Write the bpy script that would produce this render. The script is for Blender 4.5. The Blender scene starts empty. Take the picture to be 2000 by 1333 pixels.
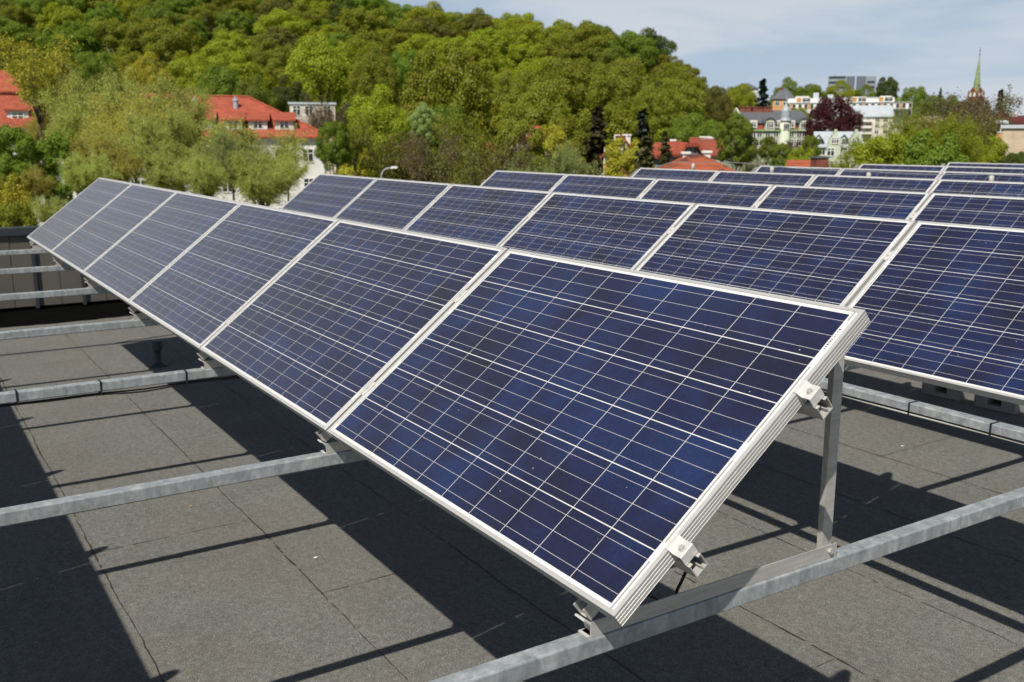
import bpy, math, random
import numpy as np
from mathutils import Vector, Matrix, Quaternion

random.seed(7)
SC = bpy.context.scene
COL = SC.collection

# ------------------------------------------------------------------ camera, light, exposure
F_PX = 1913.7
CAM = np.array([1.5507, -1.2605, 1.0273])
RV = np.array([0.538087, 0.842887, 0.001776])
UV_ = np.array([-0.170919, 0.107049, 0.979452])
FV = np.array([-0.825378, 0.527334, -0.201667])
cam_d = bpy.data.cameras.new('camera')
cam = bpy.data.objects.new('camera', cam_d)
COL.objects.link(cam)
m = Matrix((( RV[0], UV_[0], -FV[0], CAM[0]), (RV[1], UV_[1], -FV[1], CAM[1]), (RV[2], UV_[2], -FV[2], CAM[2]), (0, 0, 0, 1)))
cam.matrix_world = m
cam_d.sensor_width = 36.0
cam_d.lens = 36.0 * F_PX / 2000.0
cam_d.clip_start = 0.05
cam_d.clip_end = 6000
cam_d.dof.use_dof = True
cam_d.dof.focus_distance = 3.1
cam_d.dof.aperture_fstop = 6.0
SC.camera = cam

SUN_DIR = Vector((-0.465, 0.697, -1.0)).normalized()
sun_d = bpy.data.lights.new('sun', 'SUN')
sun_d.energy = 5.0
sun_d.angle = math.radians(0.5)
sun_d.color = (1.0, 0.945, 0.85)
sun = bpy.data.objects.new('sun', sun_d)
sun.rotation_euler = SUN_DIR.to_track_quat('-Z', 'Y').to_euler()
sun.location = (10, -20, 30)
COL.objects.link(sun)

W = bpy.data.worlds.new('World')
SC.world = W
W.use_nodes = True
nt = W.node_tree
nt.nodes.clear()
out = nt.nodes.new('ShaderNodeOutputWorld')
bg = nt.nodes.new('ShaderNodeBackground')
bg.inputs['Strength'].default_value = 0.05
sky = nt.nodes.new('ShaderNodeTexSky')
sky.sky_type = 'NISHITA'
sky.sun_disc = False
sky.sun_elevation = math.radians(50.0)
sky.sun_rotation = math.radians(146.3)
sky.air_density = 1.0
sky.dust_density = 1.2
sky.ozone_density = 2.0
tc = nt.nodes.new('ShaderNodeTexCoord')
mp = nt.nodes.new('ShaderNodeMapping')
mp.inputs['Scale'].default_value = (1.6, 1.6, 9.0)
mp.inputs['Location'].default_value = (0.35, 0.1, 0.2)
nz = nt.nodes.new('ShaderNodeTexNoise')
nz.inputs['Scale'].default_value = 1.7
nz.inputs['Detail'].default_value = 7
nz.inputs['Roughness'].default_value = 0.55
nz.inputs['Distortion'].default_value = 0.35
rp = nt.nodes.new('ShaderNodeValToRGB')
rp.color_ramp.elements[0].position = 0.42
rp.color_ramp.elements[0].color = (0.0, 0.0, 0.0, 1)
rp.color_ramp.elements[1].position = 0.60
rp.color_ramp.elements[1].color = (0.95, 0.95, 0.95, 1)
mixc = nt.nodes.new('ShaderNodeMixRGB')
mixc.inputs[2].default_value = (10.6, 11.4, 12.3, 1)
L = nt.links.new
L(tc.outputs['Generated'], mp.inputs['Vector'])
L(mp.outputs['Vector'], nz.inputs['Vector'])
L(nz.outputs['Fac'], rp.inputs['Fac'])
sepz = nt.nodes.new('ShaderNodeSeparateXYZ')
L(tc.outputs['Generated'], sepz.inputs[0])
low = nt.nodes.new('ShaderNodeMapRange')      # thin cloud thickens towards the horizon
low.interpolation_type = 'SMOOTHSTEP'
low.inputs[1].default_value = 0.02; low.inputs[2].default_value = 0.42
low.inputs[3].default_value = 1.0; low.inputs[4].default_value = 0.08
L(sepz.outputs[2], low.inputs[0])
mulc = nt.nodes.new('ShaderNodeMath'); mulc.operation = 'MULTIPLY'
L(rp.outputs['Color'], mulc.inputs[0]); L(low.outputs[0], mulc.inputs[1])
L(mulc.outputs[0], mixc.inputs['Fac'])
hz = nt.nodes.new('ShaderNodeMixRGB')          # pale veil of haze near the horizon
hz.inputs[2].default_value = (8.0, 9.9, 12.5, 1)
hzf = nt.nodes.new('ShaderNodeMath'); hzf.operation = 'MULTIPLY'; hzf.inputs[1].default_value = 0.85
L(low.outputs[0], hzf.inputs[0]); L(hzf.outputs[0], hz.inputs[0])
L(sky.outputs['Color'], hz.inputs[1])
L(hz.outputs['Color'], mixc.inputs[1])
L(mixc.outputs['Color'], bg.inputs['Color'])
L(bg.outputs['Background'], out.inputs['Surface'])

SC.view_settings.view_transform = 'Standard'
SC.view_settings.look = 'None'
SC.view_settings.gamma = 1.0
SC.view_settings.exposure = 0.25
SC.render.engine = 'CYCLES'
SC.cycles.use_denoising = True
SC.cycles.max_bounces = 8

# ------------------------------------------------------------------ helpers
FH = FV.copy(); FH[2] = 0; FH /= np.linalg.norm(FH)
RH = np.array([FH[1], -FH[0], 0.0])
YAW = math.atan2(RH[1], RH[0])
TILT = 0.667376
PITCH_Y = 2.5439
CT, ST = math.cos(TILT), math.sin(TILT)


def ray(px, py):
    return FV + RV * (px - 1000) / F_PX - UV_ * (py - 666.5) / F_PX


def at(px, py, D):
    d = ray(px, py)
    return CAM + d * (D / float(d @ FH))


def tag(o, label=None, cat=None, group=None, kind=None):
    if label: o['label'] = label
    if cat: o['category'] = cat
    if group: o['group'] = group
    if kind: o['kind'] = kind
    return o


def empty(name, loc, rot=(0, 0, 0)):
    o = bpy.data.objects.new(name, None)
    o.empty_display_size = 0.1
    o.location = loc
    o.rotation_euler = rot
    COL.objects.link(o)
    return o


def link(name, me, parent=None, loc=None):
    o = bpy.data.objects.new(name, me)
    COL.objects.link(o)
    if parent is not None: o.parent = parent
    if loc is not None: o.location = loc
    return o


def copy_thing(src, label=None):
    r = src.copy(); COL.objects.link(r)
    if label: r['label'] = label
    for ch in src.children:
        c = ch.copy(); COL.objects.link(c); c.parent = r
        for g in ch.children:
            d = g.copy(); COL.objects.link(d); d.parent = c
    return r


class MB:
    def __init__(self):
        self.v, self.f, self.m = [], [], []

    def add(self, vs, fs, mi=0):
        b = len(self.v)
        self.v += [tuple(map(float, p)) for p in vs]
        self.f += [tuple(i + b for i in f) for f in fs]
        self.m += [mi] * len(fs)
        return self

    def box(self, x0, x1, y0, y1, z0, z1, mi=0):
        vs = [(x0, y0, z0), (x1, y0, z0), (x1, y1, z0), (x0, y1, z0), (x0, y0, z1), (x1, y0, z1), (x1, y1, z1), (x0, y1, z1)]
        return self.add(vs, [(0, 3, 2, 1), (4, 5, 6, 7), (0, 1, 5, 4), (1, 2, 6, 5), (2, 3, 7, 6), (3, 0, 4, 7)], mi)

    def ext(self, poly, axis, a, b, mi=0):
        """extrude a 2-D polygon along an axis: 'x' -> (y,z), 'y' -> (x,z), 'z' -> (x,y)"""
        n = len(poly)
        def P(q, t):
            return {'x': (t, q[0], q[1]), 'y': (q[0], t, q[1]), 'z': (q[0], q[1], t)}[axis]
        vs = [P(q, a) for q in poly] + [P(q, b) for q in poly]
        fs = [(i, (i + 1) % n, n + (i + 1) % n, n + i) for i in range(n)]
        fs += [tuple(range(n))[::-1], tuple(range(n, 2 * n))]
        return self.add(vs, fs, mi)

    def tube(self, pts, rad, n=8, mi=0, caps=True):
        pts = [np.array(p, float) for p in pts]
        rads = rad if hasattr(rad, '__len__') else [rad] * len(pts)
        vs, fs = [], []
        up = np.array([0.13, 0.21, 0.97])
        for i, p in enumerate(pts):
            t = pts[min(i + 1, len(pts) - 1)] - pts[max(i - 1, 0)]
            t /= max(np.linalg.norm(t), 1e-9)
            a = np.cross(t, up)
            if np.linalg.norm(a) < 0.05: a = np.cross(t, [1, 0, 0])
            a /= np.linalg.norm(a); b = np.cross(t, a)
            for k in range(n):
                g = 2 * math.pi * k / n
                vs.append(p + rads[i] * (a * math.cos(g) + b * math.sin(g)))
        for i in range(len(pts) - 1):
            for k in range(n):
                fs.append((i * n + k, i * n + (k + 1) % n, (i + 1) * n + (k + 1) % n, (i + 1) * n + k))
        if caps:
            fs.append(tuple(range(n))[::-1])
            fs.append(tuple(range((len(pts) - 1) * n, len(pts) * n)))
        return self.add(vs, fs, mi)

    def lathe(self, prof, c=(0, 0, 0), n=16, mi=0):
        vs, fs = [], []
        for r, z in prof:
            for k in range(n):
                g = 2 * math.pi * k / n
                vs.append((c[0] + r * math.cos(g), c[1] + r * math.sin(g), c[2] + z))
        for i in range(len(prof) - 1):
            for k in range(n):
                fs.append((i * n + k, i * n + (k + 1) % n, (i + 1) * n + (k + 1) % n, (i + 1) * n + k))
        fs.append(tuple(range(n))[::-1]); fs.append(tuple(range((len(prof) - 1) * n, len(prof) * n)))
        return self.add(vs, fs, mi)

    def mesh(self, name, mats, smooth=False, bevel=0):
        me = bpy.data.meshes.new(name)
        me.from_pydata(self.v, [], self.f)
        if not isinstance(mats, (list, tuple)): mats = [mats]
        for a in mats: me.materials.append(a)
        me.polygons.foreach_set('material_index', self.m)
        if smooth: me.polygons.foreach_set('use_smooth', [True] * len(self.f))
        me.update()
        return me

    def obj(self, name, mats, parent=None, loc=None, smooth=False):
        return link(name, self.mesh(name, mats, smooth), parent, loc)


def bevel(o, w=0.002, seg=2):
    b = o.modifiers.new('bevel', 'BEVEL')
    b.width = w; b.segments = seg; b.limit_method = 'ANGLE'; b.angle_limit = math.radians(40)
    return o


# ------------------------------------------------------------------ materials
class NT:
    def __init__(self, name):
        self.mat = bpy.data.materials.new(name)
        self.mat.use_nodes = True
        self.t = self.mat.node_tree
        self.t.nodes.clear()
        self.out = self.t.nodes.new('ShaderNodeOutputMaterial')

    def n(self, typ, **kw):
        nd = self.t.nodes.new('ShaderNode' + typ)
        for k, v in kw.items(): setattr(nd, k, v)
        return nd

    def l(self, a, b): self.t.links.new(a, b)

    def setv(self, sock, v):
        if hasattr(v, 'is_linked') or hasattr(v, 'links'): self.l(v, sock)
        else: sock.default_value = v

    def math(self, op, a, b=0.0, c=0.0):
        nd = self.n('Math', operation=op)
        for s, v in zip(nd.inputs, (a, b, c)): self.setv(s, v)
        return nd.outputs[0]

    def mix(self, fac, a, b):
        nd = self.n('MixRGB')
        self.setv(nd.inputs[0], fac)
        for s, v in ((nd.inputs[1], a), (nd.inputs[2], b)):
            self.setv(s, v if hasattr(v, 'links') else (*v[:3], 1))
        return nd.outputs[0]

    def noise(self, vec, scale, detail=4, rough=0.55, dist=0.0):
        nd = self.n('TexNoise')
        if vec is not None: self.l(vec, nd.inputs['Vector'])
        nd.inputs['Scale'].default_value = scale
        nd.inputs['Detail'].default_value = detail
        nd.inputs['Roughness'].default_value = rough
        nd.inputs['Distortion'].default_value = dist
        return nd.outputs['Fac']

    def ramp(self, fac, stops):
        nd = self.n('ValToRGB')
        e = nd.color_ramp.elements
        while len(e) < len(stops): e.new(0.5)
        for q, (pos, col) in zip(e, stops):
            q.position = pos
            q.color = (*col[:3], 1) if hasattr(col, '__len__') else (col, col, col, 1)
        self.l(fac, nd.inputs['Fac'])
        return nd.outputs['Color']

    def bsdf(self, color, rough=0.5, metal=0.0, spec=0.5, coat=0.0, bump=None, bump_s=0.3, bump_d=0.01):
        b = self.n('BsdfPrincipled')
        self.setv(b.inputs['Base Color'], color if hasattr(color, 'links') else (*color[:3], 1))
        self.setv(b.inputs['Roughness'], rough)
        self.setv(b.inputs['Metallic'], metal)
        self.setv(b.inputs['Specular IOR Level'], spec)
        if coat:
            b.inputs['Coat Weight'].default_value = coat
            b.inputs['Coat Roughness'].default_value = 0.04
        if bump is not None:
            bp = self.n('Bump')
            bp.inputs['Strength'].default_value = bump_s
            bp.inputs['Distance'].default_value = bump_d
            self.l(bump, bp.inputs['Height'])
            self.l(bp.outputs[0], b.inputs['Normal'])
        self.l(b.outputs[0], self.out.inputs['Surface'])
        return b

    def coord(self, which='Object'):
        return self.n('TexCoord').outputs[which]

    def pos(self):
        return self.n('NewGeometry').outputs['Position']

    def orand(self):
        return self.n('ObjectInfo').outputs['Random']


def simple(name, c, rough=0.6, metal=0.0, var=0.12, scale=3.0, spec=0.4, bump=0.0, world=False):
    k = NT(name)
    v = k.pos() if world else k.coord()
    nzv = k.noise(v, scale, 5)
    lo = tuple(x * (1 - var) for x in c); hi = tuple(min(1, x * (1 + var)) for x in c)
    col = k.ramp(nzv, [(0.3, lo), (0.7, hi)])
    if bump: k.bsdf(col, rough, metal, spec, bump=k.noise(v, scale * 8, 3), bump_s=bump)
    else: k.bsdf(col, rough, metal, spec)
    return k.mat


def mat_cells():
    k = NT('solar_cells')
    sep = k.n('SeparateXYZ'); k.l(k.coord(), sep.inputs[0])
    x, y = sep.outputs[0], sep.outputs[1]
    PU, PV = 0.1590, 0.1580
    Mx, My = 0.795, 0.021
    u = k.math('DIVIDE', k.math('ADD', x, Mx), PU)
    v = k.math('DIVIDE', k.math('SUBTRACT', y, My), PV)
    fu, fv = k.math('FRACT', u), k.math('FRACT', v)
    du = k.math('MULTIPLY', k.math('MINIMUM', fu, k.math('SUBTRACT', 1.0, fu)), PU)
    dv = k.math('MULTIPLY', k.math('MINIMUM', fv, k.math('SUBTRACT', 1.0, fv)), PV)
    gap = k.math('MAXIMUM', k.math('LESS_THAN', du, 0.00085), k.math('LESS_THAN', dv, 0.0014))
    inx = k.math('LESS_THAN', k.math('ABSOLUTE', x), Mx - 0.001)
    iny = k.math('LESS_THAN', k.math('ABSOLUTE', k.math('SUBTRACT', y, My + 3 * PV)), 3 * PV - 0.0012)
    inside = k.math('MULTIPLY', inx, iny)
    cell = k.math('MULTIPLY', inside, k.math('SUBTRACT', 1.0, gap))
    bb = k.math('ABSOLUTE', k.math('SUBTRACT', k.math('FRACT', k.math('MULTIPLY', v, 3.0)), 0.5))
    bus = k.math('LESS_THAN', bb, 0.00058 / (PV / 3))
    busx = k.math('LESS_THAN', k.math('ABSOLUTE', x), Mx + 0.006)
    bus = k.math('MULTIPLY', k.math('MULTIPLY', bus, busx), iny)
    # connecting ribbons in the side margins
    ax = k.math('ABSOLUTE', x)
    rib = k.math('MULTIPLY', k.math('GREATER_THAN', ax, 0.8005), k.math('LESS_THAN', ax, 0.8050))
    ph = k.math('FRACT', k.math('ADD', k.math('MULTIPLY', v, 0.5), k.math('MULTIPLY', k.math('GREATER_THAN', x, 0.0), 0.5)))
    rib = k.math('MULTIPLY', rib, k.math('MULTIPLY', k.math('GREATER_THAN', ph, 0.09), k.math('LESS_THAN', ph, 0.91)))
    # per-cell colour of the polycrystalline wafers, with cloud reflections painted in as broad bands
    cv = k.n('CombineXYZ')
    k.l(k.math('FLOOR', u), cv.inputs[0]); k.l(k.math('FLOOR', v), cv.inputs[1])
    k.l(k.math('MULTIPLY', k.orand(), 91.0), cv.inputs[2])
    wn = k.n('TexWhiteNoise'); k.l(cv.outputs[0], wn.inputs['Vector'])
    off = k.n('VectorMath', operation='MULTIPLY_ADD')
    k.l(wn.outputs['Color'], off.inputs[0]); off.inputs[1].default_value = (9, 9, 9)
    k.l(k.coord(), off.inputs[2])
    blot = k.noise(off.outputs[0], 9.0, 2, 0.5)
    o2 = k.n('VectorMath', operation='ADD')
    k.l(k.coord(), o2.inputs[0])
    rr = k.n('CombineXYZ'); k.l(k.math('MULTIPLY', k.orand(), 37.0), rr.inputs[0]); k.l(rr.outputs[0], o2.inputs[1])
    refl_bands = k.noise(o2.outputs[0], 3.2, 2, 0.5, 0.6)  # broad navy-to-blue bands, reflected cloud put into the cell colour
    f = k.math('ADD', k.math('ADD', k.math('MULTIPLY', wn.outputs['Value'], 0.13), k.math('MULTIPLY', blot, 0.36)), k.math('MULTIPLY', refl_bands, 0.80))
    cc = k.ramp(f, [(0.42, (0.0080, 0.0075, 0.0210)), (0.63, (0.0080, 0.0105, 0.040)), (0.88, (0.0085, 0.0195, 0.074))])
    vo = k.n('TexVoronoi'); vo.inputs['Scale'].default_value = 140.0; k.l(k.coord(), vo.inputs['Vector'])
    gr = k.n('SeparateColor'); k.l(vo.outputs['Color'], gr.inputs[0])
    hs = k.n('HueSaturation'); k.l(cc, hs.inputs['Color'])
    k.l(k.math('ADD', 0.86, k.math('MULTIPLY', gr.outputs[0], 0.28)), hs.inputs['Value'])
    # dust specks
    vs = k.n('TexVoronoi'); vs.inputs['Scale'].default_value = 26.0; k.l(o2.outputs[0], vs.inputs['Vector'])
    sc_ = k.n('SeparateColor'); k.l(vs.outputs['Color'], sc_.inputs[0])
    speck = k.math('MULTIPLY', k.math('LESS_THAN', vs.outputs['Distance'], 0.055), k.math('GREATER_THAN', sc_.outputs[0], 0.86))
    c1 = k.mix(cell, (0.60, 0.60, 0.585), hs.outputs[0])
    c2 = k.mix(bus, c1, (0.44, 0.44, 0.44))
    c3 = k.mix(rib, c2, (0.24, 0.24, 0.235))
    dust = k.math('MULTIPLY', k.noise(o2.outputs[0], 5.0, 6, 0.6), 0.016)
    c4 = k.mix(dust, c3, (0.45, 0.42, 0.37))
    c5 = k.mix(k.math('MULTIPLY', speck, 0.55), c4, (0.6, 0.58, 0.52))
    b = k.bsdf(c5, 0.085, 0.0, 0.62)
    rg = k.math('ADD', 0.16, k.math('MULTIPLY', k.noise(o2.outputs[0], 11.0, 5), 0.12))
    k.l(rg, b.inputs['Roughness'])
    b.inputs['Sheen Weight'].default_value = 1.0
    b.inputs['Sheen Roughness'].default_value = 0.32
    b.inputs['Sheen Tint'].default_value = (1.0, 0.88, 0.78, 1)
    return k.mat


def mat_alu(name='anodised_aluminium', c=(0.42, 0.417, 0.405), rough=0.42, metal=0.12):
    k = NT(name)
    col = k.ramp(k.noise(k.coord(), 22, 5), [(0.3, tuple(x * 0.9 for x in c)), (0.75, c)])
    k.bsdf(col, rough, metal, 0.5)
    return k.mat


def mat_galv():
    k = NT('galvanised_steel')
    p = k.pos()
    vo = k.n('TexVoronoi'); vo.inputs['Scale'].default_value = 60; k.l(p, vo.inputs['Vector'])
    s = k.n('SeparateColor'); k.l(vo.outputs['Color'], s.inputs[0])
    st = k.n('Mapping'); st.inputs['Scale'].default_value = (7, 7, 2.2); k.l(p, st.inputs['Vector'])
    n2 = k.noise(st.outputs[0], 3.0, 6, 0.65, 0.6)
    f = k.math('ADD', k.math('MULTIPLY', s.outputs[0], 0.14), k.math('MULTIPLY', n2, 0.85))
    col = k.ramp(f, [(0.32, (0.20, 0.22, 0.232)), (0.52, (0.295, 0.318, 0.33)), (0.78, (0.47, 0.49, 0.495))])
    rg = k.math('ADD', 0.34, k.math('MULTIPLY', n2, 0.25))
    k.bsdf(col, rg, 0.25, 0.5)
    return k.mat


def mat_steel():
    k = NT('mill_aluminium')
    p = k.coord()
    st = k.n('Mapping'); st.inputs['Scale'].default_value = (40, 3, 40); k.l(p, st.inputs['Vector'])
    n2 = k.noise(st.outputs[0], 2.0, 6, 0.6)
    sp = k.math('GREATER_THAN', k.noise(p, 190, 2), 0.70)
    col = k.ramp(n2, [(0.3, (0.36, 0.35, 0.33)), (0.7, (0.48, 0.47, 0.45))])
    col = k.mix(k.math('MULTIPLY', sp, 0.6), col, (0.8, 0.8, 0.78))
    k.bsdf(col, 0.4, 0.3, 0.5)
    return k.mat


def mat_felt():
    k = NT('mineral_roofing_felt')
    p = k.pos()
    gran = k.noise(p, 220, 4, 0.85)
    mid = k.noise(p, 26, 4, 0.6)
    big = k.noise(p, 1.1, 5, 0.6, 0.8)
    base = k.ramp(k.math('ADD', k.math('MULTIPLY', gran, 0.86), k.math('MULTIPLY', mid, 0.14)),
                  [(0.38, (0.040, 0.040, 0.036)), (0.50, (0.102, 0.101, 0.090)), (0.62, (0.250, 0.246, 0.225))])
    warm = k.mix(k.ramp(k.noise(p, 0.7, 4, 0.6), [(0.45, 0.0), (0.75, 0.38)]), base, (0.115, 0.100, 0.078))
    tone = k.n('HueSaturation'); k.l(warm, tone.inputs['Color'])
    k.l(k.math('ADD', 0.80, k.math('MULTIPLY', big, 0.42)), tone.inputs['Value'])
    vo = k.n('TexVoronoi'); vo.inputs['Scale'].default_value = 62; k.l(p, vo.inputs['Vector'])
    s = k.n('SeparateColor'); k.l(vo.outputs['Color'], s.inputs[0])
    gl = k.math('MULTIPLY', k.math('LESS_THAN', vo.outputs['Distance'], 0.13), k.math('GREATER_THAN', s.outputs[1], 0.88))
    col = k.mix(k.math('MULTIPLY', gl, 0.8), tone.outputs[0], (0.5, 0.49, 0.46))
    k.bsdf(col, 0.9, 0.0, 0.25, bump=gran, bump_s=0.2, bump_d=0.002)
    return k.mat


def mat_tiles(name, c, dark=None):
    k = NT(name)
    p = k.coord()
    sep = k.n('SeparateXYZ'); k.l(p, sep.inputs[0])
    wv = k.math('FRACT', k.math('MULTIPLY', sep.outputs[2], 4.2))
    hx = k.math('ADD', sep.outputs[0], sep.outputs[1])
    wx = k.math('FRACT', k.math('MULTIPLY', hx, 3.4))
    h = k.math('ADD', k.math('MULTIPLY', wv, 0.7), k.math('SINE', k.math('MULTIPLY', wx, 3.14)))
    cellv = k.n('CombineXYZ')
    k.l(k.math('FLOOR', k.math('MULTIPLY', hx, 3.4)), cellv.inputs[0]); k.l(k.math('FLOOR', k.math('MULTIPLY', sep.outputs[2], 4.2)), cellv.inputs[1])
    wn = k.n('TexWhiteNoise'); k.l(cellv.outputs[0], wn.inputs['Vector'])
    f = k.math('ADD', k.math('MULTIPLY', wn.outputs['Value'], 0.35), k.math('MULTIPLY', k.noise(p, 0.6, 5), 0.75))
    col = k.ramp(f, [(0.3, tuple(x * 0.72 for x in c)), (0.55, c), (0.85, tuple(x * 1.25 for x in c))])
    col = k.mix(k.math('MULTIPLY', k.math('LESS_THAN', wv, 0.22), 0.45), col, tuple(x * 0.35 for x in c))
    if dark:
        st = k.ramp(k.noise(p, 0.9, 6, 0.65, 0.4), [(0.52, 0.0), (0.60, 0.85)])
        col = k.mix(st, col, dark)
    k.bsdf(col, 0.75, 0, 0.3, bump=h, bump_s=0.8, bump_d=0.05)
    return k.mat


def mat_leaf(name, c, var=0.30, trans=0.44):
    k = NT(name)
    r = k.orand()
    p = k.pos()
    n1 = k.noise(p, 0.45, 3)
    n2 = k.noise(p, 2.6, 2)
    hs = k.n('HueSaturation')
    hs.inputs['Color'].default_value = (*c, 1)
    k.l(k.math('ADD', 0.485, k.math('MULTIPLY', r, 0.03)), hs.inputs['Hue'])
    val = k.math('ADD', 1.0 - var, k.math('MULTIPLY', k.math('ADD', k.math('MULTIPLY', n1, 0.5), k.math('MULTIPLY', n2, 0.5)), 2 * var))
    val = k.math('MULTIPLY', val, k.math('ADD', 0.8, k.math('MULTIPLY', r, 0.4)))
    k.l(val, hs.inputs['Value'])
    d = k.n('BsdfDiffuse'); k.l(hs.outputs[0], d.inputs['Color'])
    t = k.n('BsdfTranslucent')
    k.l(k.mix(0.5, hs.outputs[0], (c[0] * 1.3, c[1] * 1.25, c[2] * 0.6)), t.inputs['Color'])
    g = k.n('BsdfGlossy'); g.inputs['Roughness'].default_value = 0.5
    g.inputs['Color'].default_value = (0.5, 0.5, 0.5, 1)
    m1 = k.n('MixShader'); m1.inputs[0].default_value = trans
    k.l(d.outputs[0], m1.inputs[1]); k.l(t.outputs[0], m1.inputs[2])
    m2 = k.n('MixShader'); m2.inputs[0].default_value = 0.025
    k.l(m1.outputs[0], m2.inputs[1]); k.l(g.outputs[0], m2.inputs[2])
    k.l(m2.outputs[0], k.out.inputs['Surface'])
    return k.mat


M = {}
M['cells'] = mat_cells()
M['alu'] = mat_alu()
M['clamp'] = mat_alu('cast_clamp_aluminium', (0.62, 0.61, 0.585), 0.38, 0.25)
M['galv'] = mat_galv()
M['steel'] = mat_steel()
M['felt'] = mat_felt()
M['seam'] = simple('bitumen_seam', (0.034, 0.024, 0.017), 0.7, var=0.45, scale=9, world=True)
M['black'] = simple('black_rubber_membrane', (0.0025, 0.0025, 0.0025), 0.9, var=0.2, scale=3, spec=0.02)
M['cable'] = simple('black_cable_sheath', (0.012, 0.012, 0.013), 0.45, var=0.1)
M['conduit'] = simple('pale_grey_plastic', (0.42, 0.41, 0.38), 0.5, var=0.1)
M['bolt'] = mat_alu('stainless_bolt', (0.55, 0.53, 0.50), 0.3, 0.4)
M['label'] = simple('white_sticker', (0.75, 0.75, 0.74), 0.5, var=0.04)
M['ink'] = simple('black_ink', (0.03, 0.03, 0.035), 0.6, var=0.05)
M['back'] = simple('white_backsheet', (0.6, 0.6, 0.58), 0.6, var=0.05)
M['clad'] = simple('taupe_cladding', (0.088, 0.080, 0.068), 0.55, var=0.10, scale=1.2)
M['darkmetal'] = simple('dark_grey_metal', (0.028, 0.032, 0.036), 0.45, var=0.12)
M['concrete'] = simple('concrete', (0.25, 0.24, 0.22), 0.85, var=0.2, scale=5)
M['white_wall'] = simple('white_render', (0.62, 0.61, 0.58), 0.85, var=0.10, scale=0.8)
M['cream_wall'] = simple('cream_render', (0.60, 0.53, 0.43), 0.85, var=0.10, scale=0.8)
M['beige_wall'] = simple('beige_block_wall', (0.46, 0.37, 0.27), 0.9, var=0.16, scale=1.2)
M['green_wall'] = simple('pale_green_render', (0.36, 0.42, 0.29), 0.85, var=0.10, scale=0.8)
M['palegreen_wall'] = simple('mint_render', (0.45, 0.50, 0.38), 0.85, var=0.10, scale=0.8)
M['orange_wall'] = simple('orange_render', (0.50, 0.27, 0.12), 0.85, var=0.10, scale=0.8)
M['grey_wall'] = simple('blue_grey_panels', (0.21, 0.235, 0.27), 0.5, var=0.10, scale=0.15)
M['grey_dark'] = simple('dark_grey_panels', (0.11, 0.125, 0.15), 0.4, var=0.10, scale=0.15)
M['slate'] = simple('dark_slate_roof', (0.10, 0.105, 0.115), 0.6, var=0.15, scale=1.5)
M['zinc'] = simple('pale_zinc_roof', (0.42, 0.45, 0.48), 0.5, var=0.10, scale=0.8)
M['redroof'] = mat_tiles('red_roof_tiles', (0.33, 0.075, 0.040))
M['oldroof'] = mat_tiles('weathered_roof_tiles', (0.34, 0.085, 0.035), (0.035, 0.025, 0.02))
M['brownroof'] = mat_tiles('brown_red_roof_tiles', (0.25, 0.062, 0.033))
M['darkred'] = mat_tiles('dark_red_roof_tiles', (0.10, 0.022, 0.018))
M['brick'] = simple('red_brick', (0.165, 0.055, 0.036), 0.9, var=0.25, scale=2.5)
M['copper'] = simple('green_copper', (0.20, 0.255, 0.115), 0.6, var=0.3, scale=0.5)
M['silver'] = simple('grey_dome_sheet', (0.30, 0.33, 0.36), 0.45, var=0.15, scale=1.5)
M['glass'] = simple('window_glass', (0.03, 0.035, 0.04), 0.12, var=0.2, scale=0.5, spec=0.6)
M['wood'] = simple('ochre_shutters', (0.42, 0.22, 0.06), 0.7, var=0.15)
M['bark'] = simple('bark', (0.065, 0.050, 0.036), 0.9, var=0.3, scale=4, world=True)
M['soil'] = simple('leaf_litter', (0.085, 0.092, 0.020), 0.95, var=0.4, scale=0.2, world=True)
M['lawn'] = simple('rough_grass', (0.075, 0.105, 0.022), 0.95, var=0.4, scale=0.15, world=True)
LEAF = {
    'bright': mat_leaf('leaves_bright_green', (0.275, 0.315, 0.020)),
    'yellow': mat_leaf('leaves_yellow_green', (0.330, 0.300, 0.030)),
    'mid': mat_leaf('leaves_mid_green', (0.170, 0.230, 0.024)),
    'fresh': mat_leaf('leaves_fresh_green', (0.170, 0.260, 0.024)),
    'olive': mat_leaf('leaves_olive', (0.215, 0.232, 0.021)),
    'brown': mat_leaf('leaves_olive_brown', (0.165, 0.158, 0.030)),
    'bud': mat_leaf('buds_grey_brown', (0.170, 0.135, 0.065)),
    'dark': mat_leaf('leaves_dark_green', (0.085, 0.115, 0.018)),
    'willow': mat_leaf('leaves_willow', (0.410, 0.450, 0.105)),
    'willowy': mat_leaf('leaves_willow_yellow', (0.450, 0.425, 0.085)),
    'pale': mat_leaf('leaves_pale_green', (0.280, 0.340, 0.110)),
    'spruce': mat_leaf('needles_dark', (0.014, 0.021, 0.012), 0.3, 0.1),
    'brownfir': mat_leaf('needles_brown', (0.052, 0.050, 0.018), 0.3, 0.15),
    'copperleaf': mat_leaf('leaves_copper_beech', (0.060, 0.015, 0.014), 0.3, 0.15),
}
ORD = ['first', 'second', 'third', 'fourth', 'fifth', 'sixth', 'seventh', 'eighth']

# ------------------------------------------------------------------ terrain under the town and the wooded hill
SIL = [(-1500, -60), (0, -48), (400, -14), (600, -4), (700, 0), (790, 14), (860, 24), (940, 32), (1050, 48), (1150, 62), (1230, 66), (1270, 84), (1310, 118), (1350, 142), (1400, 156), (1430, 172), (1490, 232), (3500, 232)]
CITY = [(0, -12), (90, -12), (150, -9), (220, -4), (300, 0), (420, 8), (700, 13), (3000, 13)]


def interp(tab, x): return float(np.interp(x, [a for a, _ in tab], [b for _, b in tab]))


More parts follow.
